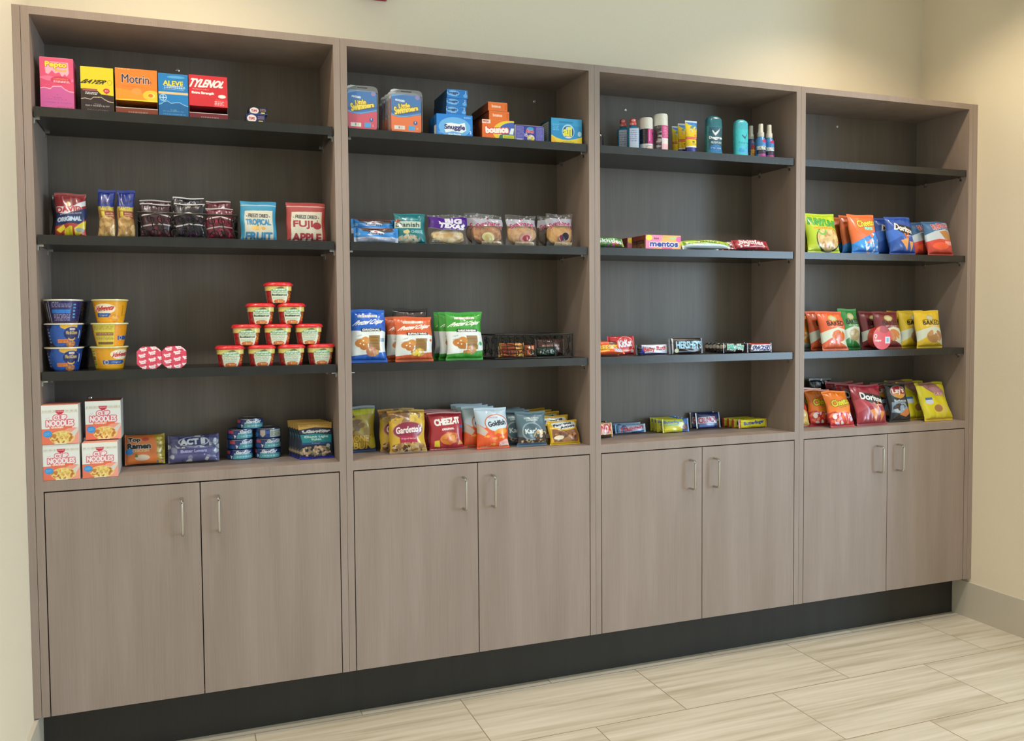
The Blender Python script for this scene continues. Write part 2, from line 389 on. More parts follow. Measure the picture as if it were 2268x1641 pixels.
def bagmesh(W, H, T, A, back='b9b9b5', seed=0, seal=.05, pinch=.05, wr=1.0, horiz=False, box=3.0, flare=0, mesh=None):
    m = mesh or M(); ny, nx = A.shape[:2]; rs = np.random.RandomState(seed)
    u, v = np.meshgrid(np.linspace(-1, 1, nx), np.linspace(0, 1, ny))
    if horiz: a, b = 2 * v - 1, (u + 1) / 2
    else: a, b = u, v
    s = np.clip((b - seal) / (1 - 2 * seal), 0, 1); f = (4 * s * (1 - s)) ** .42
    if not horiz: f = f * (1.12 - .24 * b)
    t = T / 2 * f * np.maximum(0, 1 - np.abs(a) ** box) ** .6 + .0004
    e = np.exp(-np.minimum(s, 1 - s) / .10) * (s > 0) * (s < 1); wv = 0
    for k in range(5): wv = wv + np.sin(a * (7 + 5 * k) + rs.rand() * 6.3 + 2.5 * rs.randn() * (b - .5)) / (1 + k * .6)
    lo = sum(np.sin(rs.uniform(1.5, 4) * u * 2 + rs.uniform(1.5, 5) * v * 3 + rs.rand() * 6.3) for _ in range(4))
    d = wr * (.0011 * wv * e + .0008 * lo * np.minimum(1, f))
    d = d + ((s <= 0) | (s >= 1)) * .0003 * np.sin(b * (W if horiz else H) * 2200)
    edge = np.sin(b * 9 + seed) * .002 * wr * (1 - seal)
    if horiz: x, z = W / 2 * u, H / 2 + (v - .5) * H * (1 - pinch * (f > 0) * f)
    else: x, z = (W / 2) * u * (1 - pinch * np.minimum(f, 1) + flare * (1 - b) ** 2) + edge, v * H + .0015 * wr * np.sin(3 * u + seed) * (v > .9)
    m.grid(np.stack([x, -t + d * np.minimum(1, t / .002), z], -1), A)
    k = 3; xb, tb, zb, db = x[::k, ::k], t[::k, ::k], z[::k, ::k], d[::k, ::k]
    # the back: same outline, shared rim positions
    xb, tb, zb, db = [np.vstack([q, w2[-1:, ::k]]) for q, w2 in ((xb, x), (tb, t), (zb, z), (db, d))]
    xb, tb, zb, db = [np.hstack([q, w2]) for q, w2 in ((xb, np.append(x[::k, -1], x[-1, -1])[:, None]), (tb, np.append(t[::k, -1], t[-1, -1])[:, None]), (zb, np.append(z[::k, -1], z[-1, -1])[:, None]), (db, np.append(d[::k, -1], d[-1, -1])[:, None]))]
    m.grid(np.stack([xb, tb * .8, zb], -1), back, flip=True)
    return m
def bag(name, u0, u1, vt, z, y, T, base, shapes, label, cat='snack bag', lean=10, rz=0, mat=None, group=None, back='b9b9b5', res=.0012, W=None, H=None, mesh=None, **k):
    horiz = k.get('horiz'); yb = y + (.006 if not horiz else T / 2)
    xc, w_, h = fit(u0, u1, vt, z, yb, lean); w_ = W or w_; h = H or h
    i = int((xc + .02) // .914); lo, hi = i * .914 + .0255, i * .914 + .8885      # keep inside this cabinet's opening
    if xc - w_ / 2 < lo: r_ = xc + w_ / 2; w_ = r_ - lo; xc = (r_ + lo) / 2
    if xc + w_ / 2 > hi: xc -= xc + w_ / 2 - hi
    A = art(w_, h, base, shapes, res)
    m = bagmesh(w_, h, T, A, back, **k)
    if mesh: mesh(m, w_, h)
    o = m.build(name, mat or FILM); o.location = (xc, yb, z + .0005 + (T * .45 * math.sin(math.radians(lean)) if horiz else 0)); o.rotation_euler = (-math.radians(lean), 0, math.radians(rz))
    return tag(o, label, cat, group)

# ================================================================== THE ROOM
UW, HS, TOP, OPEN_T, DECK, DOOR_T, KB, KZ, BY = .914, .022, 2.2451, 2.2221, .8769, .8460, .0838, .1766, .2676
XL, XR = -.0217, 3.6826
YW = BY + .022
def slab(name, x0, x1, y0, y1, z0, z1, mat): 
    return struct(M().box(x0, x1, y0, y1, z0, z1).build(name, mat, smooth=False))
slab('floor', XL - .1, 7.1, -8.1, YW + .1, -.1, 0, TILE)
slab('ceiling', XL - .1, 7.1, -8.1, YW + .1, CEIL, CEIL + .1, CEILM)
slab('wall_back', XL - .1, XR + .1, YW, YW + .1, 0, CEIL, WALL)
slab('wall_left', XL - .1, XL, -8, YW, 0, CEIL, WALL)
slab('wall_right', XR, XR + .1, -.58, YW, 0, CEIL, WALL)
slab('wall_return', XR + .1, 7.1, -.58, -.48, 0, CEIL, WALL)
slab('baseboard_left', XL, XL + .012, -8, KB - .001, 0, .172, BASEB)
slab('baseboard_right', XR - .012, XR, -.58, KB - .001, 0, .158, BASEB)
def windowed(name, axis, c0, c1, a0, a1, o0, o1, z0, z1, nm):
    m = M()
    def bx(s, e, za, zb): m.box(*((c0, c1, s, e) if axis == 'x' else (s, e, c0, c1)), za, zb)
    bx(a0, o0, 0, CEIL); bx(o1, a1, 0, CEIL); bx(o0, o1, 0, z0); bx(o0, o1, z1, CEIL)
    struct(m.build(name, WALL, smooth=False))
    f = M(); g = M(); cm = (c0 + c1) / 2; n = 3
    def bf(mm, s, e, za, zb, d): mm.box(*((cm - d, cm + d, s, e) if axis == 'x' else (s, e, cm - d, cm + d)), za, zb)
    for i in range(n + 1):
        p = o0 + (o1 - o0 - .05) * i / n; bf(f, p, p + .05, z0, z1, .03)
    for z in (z0, z1 - .05): bf(f, o0, o1, z, z + .05, .03)
    bf(g, o0 + .05, o1 - .05, z0 + .05, z1 - .05, .004)
    fr = struct(f.build(nm, ALU, smooth=False)); g.build('pane', GLASS, fr, smooth=False)
windowed('wall_far_right', 'x', 7.0, 7.1, -8, -.58, -6.7, -3.95, .4, 2.6, 'window_1')
windowed('wall_front', 'y', -8.1, -8.0, XL - .1, 7.1, .2, 4.4, .3, 2.6, 'window_2')
for i, (x, y) in enumerate(DOWNLIGHTS + LOBBY):
    t = thing('recessed_downlight', ('round white recessed ceiling lamp over the ' + ('left' if i == 0 else 'right') + ' end of the cabinets') if i < 2 else 'round white recessed ceiling lamp in the lobby ceiling', 'ceiling lamp', (x, y, CEIL), group='recessed ceiling lamps' if i > 1 else None)
    pts = [(.075 * math.cos(a), .075 * math.sin(a), -.0068) for a in np.linspace(0, 6.283, 32, endpoint=False)]
    M().tube(pts, .006, closed=True).build('trim_ring', WHITEM, t)
# fire alarm just above the frame, its shadows fall on the wall
zb_ = Z(1.0, 1.09, YW)
t = thing('fire_alarm', 'red wall mounted fire alarm at the top edge, above the second cabinet', 'fire alarm', (1.085, YW, zb_))
m = M(); m.box(-.055, .055, -.012, -.0002, 0, .125, bev=.004); m.build('back_plate', REDP, t)
m = M(); m.box(-.062, .062, -.075, -.012, .001, .115, bev=.014); m.build('horn_housing', REDP, t)
m = M(); m.box(-.03, .03, -.093, -.075, .035, .08, bev=.008); m.build('strobe_lens', WHITEM, t)

# ================================================================== THE CABINETS
SH = [1.9635, 1.5955, 1.1965]; ST = .0275; SY0 = .008
side_lab = ['at the left end beside the wall', 'second from the left', 'third from the left', 'at the right end beside cream wall']
SCREW = {0: [(.419, 2.177), (.125, 1.095)], 1: [(1.713, 2.175)], 2: [(2.110, 2.172)], 3: [(3.174, 2.179)]}
peg = M(); peg.box(-.0, .016, -.004, .004, -.0045, 0); peg.box(0, .004, -.005, .005, -.016, 0)
peg_me = None; handle_me = None
for i in range(4):
    x0 = i * UW
    t = thing('shelving_cabinet', 'taupe cabinet, open shelves over two doors, ' + side_lab[i], 'cabinet', (x0, 0, 0), group=None)
    g = .0005
    def part(name, a, mat=LAM, par=t, bev=0): return M().box(*a, bev=bev).build(name, mat, par, smooth=False)
    part('side_panel', (g, HS, 0, BY, KZ, TOP)); part('side_panel', (UW - HS, UW - g, 0, BY, KZ, TOP))
    part('top_panel', (HS, UW - HS, 0, BY, OPEN_T, TOP)); part('counter_panel', (HS, UW - HS, 0, BY, DOOR_T, DECK))
    part('bottom_panel', (HS, UW - HS, .022, BY, KZ, KZ + .02)); part('back_panel', (HS, UW - HS, BY, BY + .018, KZ, TOP), LAM_SHADED)
    for k in range(2):
        a, b = (HS + .003, UW / 2 - .0015) if k == 0 else (UW / 2 + .0015, UW - HS - .003)
        d = M().box(a, b, 0, .019, KZ, DOOR_T - .0042, bev=.0006).build('door', LAM, t, smooth=False)
        hx = UW / 2 + (-.0535, .0535)[k]
        if handle_me is None:
            pts = [(0, 0, .6875), (0, -.022, .6875), (0, -.029, .690), (0, -.033, .697), (0, -.033, .787), (0, -.029, .794), (0, -.022, .7965), (0, 0, .7965)]
            h = M().tube(pts, .0042, n=12).build('handle', STEEL, d); handle_me = h.data
        else: h = bpy.data.objects.new('handle', handle_me); C.objects.link(h); h.parent = d
        h.location.x = hx
    for z in SH:
        part('shelf', (HS + .0035, UW - HS - .0035, SY0, BY - .002, z - ST, z), BLACK)
        for px_, s in ((HS, 1), (UW - HS, -1)):
            for py in (.035, .215):
                if peg_me is None: o = peg.build('shelf_peg', PEG, t, smooth=False); peg_me = o.data
                else: o = bpy.data.objects.new('shelf_peg', peg_me); C.objects.link(o); o.parent = t
                o.location = (px_, py, z - ST); o.scale = (s, 1, 1)
    for sx, sz in SCREW[i]:
        m = M(); m.loft([(0, .0065, .0065, 2), (.001, .0065, .0065, 2), (.002, .0045, .0045, 2)], 'c9ccd0', na=20)
        o = m.xf(Matrix.Rotation(math.pi / 2, 4, 'X')).build('screw_cap', PEG, t); o.location = (sx - x0, BY - .0005, sz)
    if i == 0: part('filler_strip', (XL + .0005, -.0008, 0, .02, KZ, TOP))
    if i == 3: part('filler_strip', (UW + .0008, XR - 3 * UW - .0005, 0, .02, KZ, TOP))
tag(M().box(XL + .0122, XR - .0122, KB, KB + .018, 0, KZ - .0002).build('toe_kick', KICK, smooth=False), 'long black kick board recessed beneath the four cabinets', 'kick board')

# ================================================================== PRODUCTS
S1, S2, S3, S0 = SH[0] + .0005, SH[1] + .0005, SH[2] + .0005, DECK + .0005   # things stand half a millimetre clear, on their own feet and folds
WH, BK, NAVY = 'f2f2ee', '17161a', '1b2358'
def cbox(name, u0, u1, vt, z, y, D, base, shapes, label, cat='box', side='888888', top=None, group=None, rz=0, sideart=None, res=.0011):
    xc, w_, h = fit(u0, u1, vt, z, y); sa = art(D, h, side, sideart, .0015) if sideart else None
    return carton(name, w_, h, D, art(w_, h, base, shapes, res), side, top, sa, label, cat, (xc, y, z), rz, group)

# ---- top shelf, first cabinet: medicine cartons
def jag(y, col, line, pts=((0, 0), (.12, .02), (.3, .0), (.38, .05), (.62, .06), (.72, .01), (.85, -.03), (1, -.04))):
    P = [(x, y + d) for x, d in pts]
    return [('p', [(0, 0)] + [(x, b + .014) for x, b in P] + [(1, 0)], line), ('p', [(0, 0)] + P + [(1, 0)], col)]
MED = 'cartons of medicine on the top shelf'
cbox('medicine_carton', 90, 165, 128, S1, .045, .075, 'e8587f', [('w', .62, .03, 1, 0, 0, 'f0799c'), ('w', .58, .02, 1.5, 2, 0, 'e04f78'),
  ('p', [(.14, .92), (.84, .92), (.86, .72), (.8, .66), (.74, .7), (.66, .64), (.58, .73), (.46, .7), (.36, .76), (.26, .68), (.18, .7)], 'f7b4c6'),
  ('t', 'Pepto', .48, .86, .62, .12, 'f5e23c', {'b': 1.2, 'o': ('d0456e', 1.6)}), ('t', 'Bismol', .62, .765, .3, .05, 'f2b13c', {'b': .5}),
  ('e', .62, .58, .3, .075, 'd23a62'), ('t', '5 SYMPTOM RELIEF', .62, .6, .44, .03, 'f3a23b', {'b': .4}), ('l', .4, .53, .88, .575, 2, 'f7d3dc')]
  + jag(.40, 'cf5f9f', 'f7c6d4') + [('t', '4', .5, .3, .03, .03, '6a3d7a'), ('t', 'TO OPEN', .5, .25, .26, .02, '7a4690'), ('t', 'PUSH IN TAB AND PULL OUT', .5, .215, .62, .02, '7a4690'), ('t', '4 Chewable & 12 Caplets', .5, .15, .8, .03, '6a48a8', {'b': .3}), ('l', .5, .05, .95, .09, 1, 'a04a80')],
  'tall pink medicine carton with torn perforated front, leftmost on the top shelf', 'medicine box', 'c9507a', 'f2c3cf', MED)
cbox('medicine_carton', 180, 253, 149, S1, .045, .085, 'e9cf25', [('t', 'BAYER', .42, .68, .68, .085, BK, {'b': .9, 'sh': .25}), ('g', .88, .68, .07, .06, 'b8a11d', .6),
  ('e', .78, .5, .1, .055, 'c8344a'), ('p', [(.69, .49), (.87, .49), (.78, .42)], 'c8344a'), ('t', '81', .78, .5, .1, .03, 'f4e7d0'),
  ('p', [(0, 0), (0, .52), (.5, .5), (.62, .42), (1, .4), (1, 0)], '33211f'), ('r', .06, .48, .5, .53, 'a05a5a'), ('l', .14, .4, .52, .46, 2, WH)]
  + jag(.29, '2c1d1f', 'd8c7b0') + [('t', 'TO OPEN', .5, .2, .2, .022, 'c9bdb5'), ('t', 'PUSH IN TAB AND PULL OUT', .5, .165, .72, .028, 'd8cdc5', {'b': .3}), ('t', '50 Packets of 2 Tablets', .5, .07, .62, .035, '8d807c', {'b': .3})],
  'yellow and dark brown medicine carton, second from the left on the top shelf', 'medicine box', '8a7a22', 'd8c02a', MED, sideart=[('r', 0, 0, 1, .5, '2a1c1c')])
def display_carton(u0, u1, vt, z, y, D, hood, shapes, trayc, label):
    xc, w_, h = fit(u0, u1, vt, z, y); t = thing('display_carton', label, 'medicine box', (xc, y, z), group=MED)
    th = .0012; m = M(); a = w_ / 2
    m.box(-a, a, 0, D, 0, th, trayc); m.box(-a, a, D - th, D, 0, h * .96, '3a2d29')
    for s in (-1, 1): m.box(s * a - (th if s > 0 else 0), s * a + (th if s < 0 else 0), 0, D, 0, h * .93, '4a3631')
    A = art(w_, h * .17, trayc, [('r', 0, .92, 1, 1, WH), ('l', .3, .3, .75, .6, 1, 'a08078')]); face(m, A, w_, h * .17, -.0004); m.box(-a, a, 0, th, 0, h * .17, 'e8e4de')
    m.build('tray', CARD, t, smooth=False)
    m = M(); h0 = h * .32; A = art(w_, h - h0, hood, shapes); face(m, A, w_, h - h0, -.0004, z0=h0); m.box(-a, a, 0, D * .97, h0 + .0005, h, hood, .0005); m.build('hood', CARD, t, smooth=False)
    rs = random.Random(7); m = M()
    for k in range(5): x = rs.uniform(-.3, .3) * w_; m.box(x - .016, x + .016, .008 + .012 * k, .010 + .012 * k, .0014, h * rs.uniform(.16, .27), 'b9c4c4')
    m.build('sachets', FILM, t, smooth=False); return t
display_carton(257, 350, 153, S1, .045, .085, 'f0832c', [('w', .34, .03, .7, 1, -.1, 'f2972c'), ('e', .85, .2, .2, .16, 'f7c53a'), ('e', .85, .2, .09, .08, 'f6dc6a'), ('e', .83, .2, .06, .055, 'e07a30'), ('e', .5, .3, .12, .1, 'f09a4a'), ('w', .02, .01, 1, 0, .05, 'e8d23a'),
  ('t', 'Motrin', .48, .68, .64, .26, '1d2a52', {'b': .6, 'o': ('f9e6cf', .7)}), ('t', 'IB', .84, .6, .05, .07, '4b3550'), ('l', .08, .95, .35, .99, 1, 'f7c27a'), ('t', 'Ibuprofen Tablets 200 mg', .4, .44, .5, .05, 'c8641e')], '7d3a22',
  'orange medicine display carton with open front tray, third on the top shelf')
cbox('medicine_carton', 352, 418, 164, S1, .045, .08, '1f7fc4', [('e', .6, .93, .3, .03, '5aa9dc'), ('t', 'ALEVE', .5, .79, .66, .1, 'f3df3e', {'b': 1, 'o': ('15588f', .8)}), ('l', .2, .67, .9, .74, 2, 'd7e8f2'), ('t', 'STRENGTH TO LAST 12 HOURS', .5, .655, .7, .02, 'cfe2ef'),
  ('r', 0, .54, 1, .59, 'f0c48a'), ('g', .16, .46, .12, .075, 'bfe0ef', .72), ('r', .145, .4, .175, .52, 'bfe0ef'), ('r', .06, .45, .27, .468, 'bfe0ef')]
  + jag(.31, '1a659f', '9cc3da', ((0, -.02), (.1, 0), (.18, .05), (.3, .07), (.42, .02), (.55, .04), (.7, .05), (.85, 0), (1, -.03))) + [('t', 'TO OPEN', .5, .19, .2, .018, '9cc3dc'), ('t', 'PUSH IN TAB AND PULL OUT', .5, .16, .68, .02, '9cc3dc'), ('l', .15, .07, .9, .12, 1, '4d92c4')],
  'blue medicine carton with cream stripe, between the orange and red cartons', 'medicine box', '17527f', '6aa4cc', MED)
display_carton(420, 505, 168, S1, .045, .085, 'd32f3a', [('t', 'TYLENOL', .47, .74, .88, .24, WH, {'b': 1.3, 'sh': .12, 'grow': -.12}), ('t', 'Acetaminophen', .3, .54, .42, .04, 'f3c9c6'), ('t', 'Extra Strength', .36, .42, .56, .09, WH, {'b': .8}),
  ('e', .85, .35, .1, .055, 'f3efea'), ('p', [(.62, .0), (.68, .26), (1, .24), (1, 0)], 'e5424c'), ('l', .66, .05, .9, .2, 3, 'f6c6c6')], '6e1f2a', 'red medicine display carton with open front tray, rightmost of the large cartons')
T_ = [('e', .3, .5, .24, .42, 'e8ddd8'), ('w', .15, .03, 2, 0, 0, '3b50a0'), ('t', 'TUMS', .3, .5, .3, .28, 'b5304a', {'b': .5}), ('l', .62, .45, .92, .8, 3, 'b08a98'), ('r', .66, .14, .86, .3, 'd8d04a')]
a = cbox('antacid_box', 545, 588, 253, S1, .03, .06, NAVY, T_, 'small dark navy antacid box, lower of the two stacked on the top shelf', 'medicine box', '10142e', group='antacid boxes')
cbox('antacid_box', 551, 592, 237.5, S1 + a.dimensions.z + .0005, .035, .06, '12152f', T_, 'small dark navy antacid box, upper of the two stacked on the top shelf', 'medicine box', '0d1028', group='antacid boxes')

# ---- top shelf, second cabinet: swim pants, dryer sheets, detergent
SWIM = 'clear packs of swim pants'
def swimpack(u0, u1, vt, z, y, low, size, label):
    xc, w_, h = fit(u0, u1, vt, z, y); r_ = xc + w_ / 2; l_ = max(xc - w_ / 2, .9385 if r_ < 1.1 else 0); xc = (l_ + r_) / 2; w_ = r_ - l_; t = thing('swim_pants_pack', label, 'diaper pack', (xc, y + .002, z), group=SWIM); c = w_ * .92; ch = h * .88
    A = art(c, ch, low, [('p', [(0, 1), (0, .44), (.2, .39), (.4, .385), (.6, .41), (.8, .455), (1, .48), (1, 1)], '3f78b8'), ('p', [(0, .9), (.5, 1), (0, 1)], '6fa3d6'), ('p', [(0, .56), (.3, .48), (.6, .53), (1, .6), (1, .56), (.6, .49), (.3, .44), (0, .5)], '2f5f9e'), ('p', [(0, .47), (.25, .42), (.45, .42), (1, .52), (1, .5), (.45, .4), (.25, .4), (0, .445)], '6bb0e0'),
      ('t', 'HUGGIES', .3, .82, .3, .045, 'dfe9f4', {'b': .6, 'rot': -6}), ('t', 'Little', .44, .69, .36, .12, 'f4d94e', {'b': 1.2, 'o': ('5b4a2a', 1.3), 'rot': 8}), ('t', 'Swimmers', .5, .6, .78, .15, 'f5dc52', {'b': 1.5, 'o': ('5b4a2a', 1.5), 'rot': 10, 'grow': -.3}),
      ('e', .88, .92, .08, .05, '9a86b8'), ('e', .8, .26, .07, .055, '3c559a'), ('r', .785, .25, .81, .3, WH), ('r', .1, .07, .45, .165, 'e4e2d8'), ('r', .24, .09, .29, .15, '8b8b86'), ('r', .34, .09, .36, .15, 'a5a59e'), ('r', .57, .06, .78, .18, '4aa5df'), ('t', size, .87, .11, .05, .05, 'f4dcd0')])
    m = M(); face(m, A, c, ch, -.002, z0=.003, mask=rmask(A, c, ch, .009)); m.box(-c / 2 + .002, c / 2 - .002, -.0015, .022, .005, ch - .012, low); m.build('printed_card', CARD, t, smooth=False)
    B = art(w_, h, (.75, .78, .8, .05), [('r', 0, .86, 1, 1, (.6, .63, .65, .28)), ('r', .34, .93, .66, .965, (.05, .05, .05, .75)), ('p', [(0, .9), (.3, .99), (.3, 1), (0, 1)], (.9, .92, .94, .6))], .002)
    m = M()
    face(m, B, w_, h, -.004, mask=rmask(B, w_, h, .012)); face(m, B, w_, h * .9, .024, mask=rmask(B, w_, h * .9, .012))
    for s in (-1, 1): m.box(s * w_ / 2 - .0006, s * w_ / 2 + .0006, -.003, .023, .008, h * .86, (.6, .63, .65, .25))
    m.build('clear_shell', CLEAR, t, smooth=False); return t
swimpack(766, 838, 190, S1, .03, 'cf5368', 'L', 'clear swim pants pack with pink lower card, against the divider on the top shelf')
s0 = swimpack(864, 936, 199, S1, .03, 'e8763c', 'M', 'clear swim pants pack with orange lower card, front of its row')
for k in range(3): dup(s0, 'clear orange carded swim pants pack, %s behind the front one' % ['first', 'second', 'third'][k], (-.004 * k, .034 * (k + 1), 0))
DRY = 'boxes of dryer sheets'
B_ = '2f86d6'
xc, w_, h = fit(967, 1047, 254, S1, .03)
b0 = cbox('dryer_sheet_box', 967, 1047, 254, S1, .03, .09, '2b86dc', [('e', .5, .42, .44, .46, '6fb6ee'), ('p', [(.22, .3), (.25, .58), (.4, .62), (.62, .58), (.78, .66), (.82, .3), (.7, .18), (.45, .24), (.25, .16)], 'f2f6f8'),
  ('t', 'Snuggle', .5, .4, .56, .27, '2b2a72', {'b': 1.1}), ('t', 'Blue Sparkle', .5, .1, .34, .09, 'e6f0fa', {'b': .5}), ('l', .76, .84, .96, .94, 2, 'a9d4f5'), ('t', '2', .94, .22, .04, .12, WH, {'b': .5}), ('l', .06, .1, .2, .22, 2, '8cc2ee')],
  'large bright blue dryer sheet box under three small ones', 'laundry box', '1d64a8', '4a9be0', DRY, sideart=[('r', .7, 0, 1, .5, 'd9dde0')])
hz = S1 + h + .0008; SN = [('e', .3, .58, .3, .32, '79b6ea'), ('t', 'Snuggle', .3, .6, .48, .34, '1d2c66', {'b': .5}), ('l', .25, .22, .5, .32, 1, 'a9d0f0'), ('t', '2', .9, .72, .06, .3, WH, {'b': .4}), ('e', .88, .35, .1, .2, '66ace6')]
zt = hz; prev = None
for k, (ua, ub, va) in enumerate(((988, 1032.5, 236), (989, 1034, 218.5), (990, 1036, 199))):
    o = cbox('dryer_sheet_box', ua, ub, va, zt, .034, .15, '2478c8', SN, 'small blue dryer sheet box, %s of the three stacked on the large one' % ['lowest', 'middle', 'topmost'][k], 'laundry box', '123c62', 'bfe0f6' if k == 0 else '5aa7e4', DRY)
    zt += o.dimensions.z + .0004
b1 = cbox('dryer_sheet_box', 1068, 1139, 266, S1, .03, .08, 'ee7424', [('e', .95, .4, .62, .62, 'f5d23a'), ('e', .98, .42, .5, .5, 'f0e08a'), ('e', 1.0, .5, .46, .42, '4a66b8'), ('p', [(.5, 0), (.55, .25), (.8, .3), (1, .28), (1, 0)], '2e6e5c'), ('r', .64, .09, 1, .26, 'cfcf2e'), ('l', .68, .12, .96, .22, 2, '9aa020'),
  ('p', [(.84, .3), (.9, .62), (1, .62), (.96, .3)], 'e9edf0'), ('r', 0, .8, .26, 1, 'f4e4d4'), ('t', 'MEGA', .12, .9, .17, .11, 'd04a3a', {'b': .5}), ('t', 'bounce', .46, .5, .68, .3, 'fdf3ea', {'b': 2.2, 'o': ('e23a2c', 2.6), 'rot': 4}), ('l', .05, .03, .4, .09, 1, '9a4a1a')],
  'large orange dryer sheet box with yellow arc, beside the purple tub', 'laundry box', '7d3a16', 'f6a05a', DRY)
zt = S1 + b1.dimensions.z + .0008
for k, (ua, ub, va) in enumerate(((1083, 1128, 247), (1081, 1124, 227))):
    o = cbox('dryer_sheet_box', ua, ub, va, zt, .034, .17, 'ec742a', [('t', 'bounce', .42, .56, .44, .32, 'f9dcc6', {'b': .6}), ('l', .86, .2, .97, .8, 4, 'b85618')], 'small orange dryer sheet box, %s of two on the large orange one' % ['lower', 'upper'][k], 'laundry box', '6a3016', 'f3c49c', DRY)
    zt += o.dimensions.z + .0004
cbox('dark_brown_carton', 1044, 1061, 278, S1, .125, .06, '3a2420', [('l', .1, .2, .9, .9, 6, '6a4a40')], 'small dark brown carton standing behind, between blue and orange laundry boxes', 'box', '241614')
xc, w_, h = fit(1140, 1206, 277, S1, .035)
t = thing('detergent_pod_tub', 'purple detergent tub label framed by white plastic, on the top shelf', 'detergent tub', (xc, .035, S1)); A = art(w_ * .93, h * .93, '3a3296', [('r', .02, .05, .28, .93, '7d78bb'), ('r', .73, .05, .96, .93, '7d78bb'), ('l', .04, .1, .27, .88, 9, '4a46a0'), ('l', .74, .1, .95, .88, 9, '4a46a0'), ('e', .52, .8, .12, .12, '4aa2cc'),
  ('t', 'Ares', .5, .66, .26, .22, 'd8323c', {'b': 1, 'o': ('f0e8ea', .6)}), ('t', '15', .37, .4, .09, .18, 'e8e8f2', {'b': .5}), ('f', .54, .22, .13, .22, ['e9c33c', 'e8e4d8', '7c9a8a'], 16, .16, 3), ('r', .02, .02, .24, .16, 'b9b7d8')])
m = M(); face(m, A, w_ * .93, h * .93, -.0012, z0=.001); m.build('label_sheet', CARD, t, smooth=False)
M().box(-w_ / 2, w_ / 2, 0, .05, 0, h, 'dfe3ea', .006).build('tub', PLAST, t)
cbox('detergent_box', 1221, 1289, 263, S1, .028, .09, '2a90c8', [('r', 0, .72, 1, 1, '3a9fd0'), ('r', .25, .82, .7, .88, '2a83b4'), ('e', .55, .5, .2, .28, 'a8d8ee'), ('e', .55, .48, .175, .235, '1d3f7c'), ('e', .55, .62, .08, .07, 'b9d2ec'), ('t', 'all', .53, .5, .26, .34, 'f2ea3c', {'b': 2}), ('e', .56, .27, .1, .035, 'e9dfe6'),
  ('p', [(0, 0), (0, .34), (.15, .24), (.35, .17), (.55, .16), (.8, .22), (1, .31), (1, 0)], 'f2d32c'), ('p', [(0, 0), (0, .3), (.1, .2), (.2, 0)], 'f0b428'), ('t', 'stainlifter', .58, .09, .36, .06, '7a6a1a'), ('p', [(.3, .04), (.42, .1), (.36, .04)], 'd0382a'), ('l', .05, .5, .25, .78, 4, '6ab8de'), ('e', .92, .42, .06, .1, 'b9dcea')],
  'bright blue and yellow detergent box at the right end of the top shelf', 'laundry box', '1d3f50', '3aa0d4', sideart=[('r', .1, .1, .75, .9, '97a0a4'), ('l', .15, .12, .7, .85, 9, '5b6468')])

# ---- top shelf, third cabinet: toiletries
def bottle(name, label, cat, x, y, z, parts, rz=0, group=None, mats=None):
    t = thing(name, label, cat, (x, y, z), math.radians(rz), group=group)
    for k, (pn, prof, base, A, kw) in enumerate(parts): M().loft(prof, base, A, **kw).build(pn, (mats or {}).get(pn, PLAST), t)
    return t
def xat(u, y, z=S1): return X(u, y, z)
def hat(v, u, y, z=S1): return Z(v, X(u, y, z), y) - z
y = .05; h = hat(288, 1333, y + .05)
bottle('lotion_bottle', 'black bottle mostly hidden behind the divider, left end of the toiletries', 'bottle', xat(1324, y + .05), y + .05, S1, [('body', [(0, .022, .016, 2.4), (h * .6, .022, .016, 2.4), (h * .82, .012, .012, 2), (h * .85, .01, .01, 2)], BK, None, {}), ('cap', [(h * .85, .011, .011, 2), (h, .010, .010, 2)], '22222a', None, {})])
def mouthwash(uc, ut, vt, y, rz, label):
    h = hat(vt, uc, y); r = .0215
    A = art(.05, h * .78, '1b7fae', [('r', .3, .06, .8, .86, 'c6d3e6'), ('l', .34, .3, .62, .8, 6, '8a90c8'), ('l', .66, .1, .78, .8, 9, 'a0a8c8')], .0015)
    CA = art(.05, h * .2, 'd8433c', [('t', s, x, yy, .2, .3, 'f6e6e2', {'b': .4, 'rot': 30}) for s, x, yy in (('S', .2, .3), ('S', .5, .7), ('S', .75, .3), ('S', .4, .2), ('S', .9, .7))], .0015)
    return bottle('mouthwash_bottle', label, 'bottle', xat(uc, y), y, S1, [('body', [(0, r * .8, .0165, 4), (.004, r, .018, 4), (h * .68, r, .018, 4), (h * .78, r * .42, .009, 2.5)], '1b7fae', A, {'res': .0015, 'span': 150}), ('cap', [(h * .78, .0125, .0125, 2), (h * .985, .0115, .0115, 2), (h, .009, .009, 2)], 'd8433c', CA, {'res': .0015, 'span': 300})], rz, 'mouthwash bottles')
mouthwash(1380, 1380, 265, .125, -30, 'small blue mouthwash bottle with red seal, left of the two')
mouthwash(1402, 1402, 264, .05, -20, 'small blue mouthwash bottle with red seal, right of the two')
def spraycan(u0, u1, vt, vc, y, body, A, label, cc='e2e2da'):
    x0, x1 = xat(u0, y), xat(u1, y); r = (x1 - x0) / 2; xc = (x0 + x1) / 2; h = hat(vt, (u0 + u1) / 2, y); c = hat(vc, (u0 + u1) / 2, y)
    return bottle('aerosol_can', label, 'spray can', xc, y, S1, [('can', [(0, r * .94, r * .94, 2), (.003, r, r, 2), (c - .002, r, r, 2), (c, r * .95, r * .95, 2)], body, A, {'res': .0013}), ('cap', [(c, r * .985, r * .985, 2), (h * .95, r * .97, r * .97, 2), (h * .99, r * .88, r * .88, 2), (h, r * .7, r * .7, 2)], cc, None, {'na': 40})], group='aerosol cans')
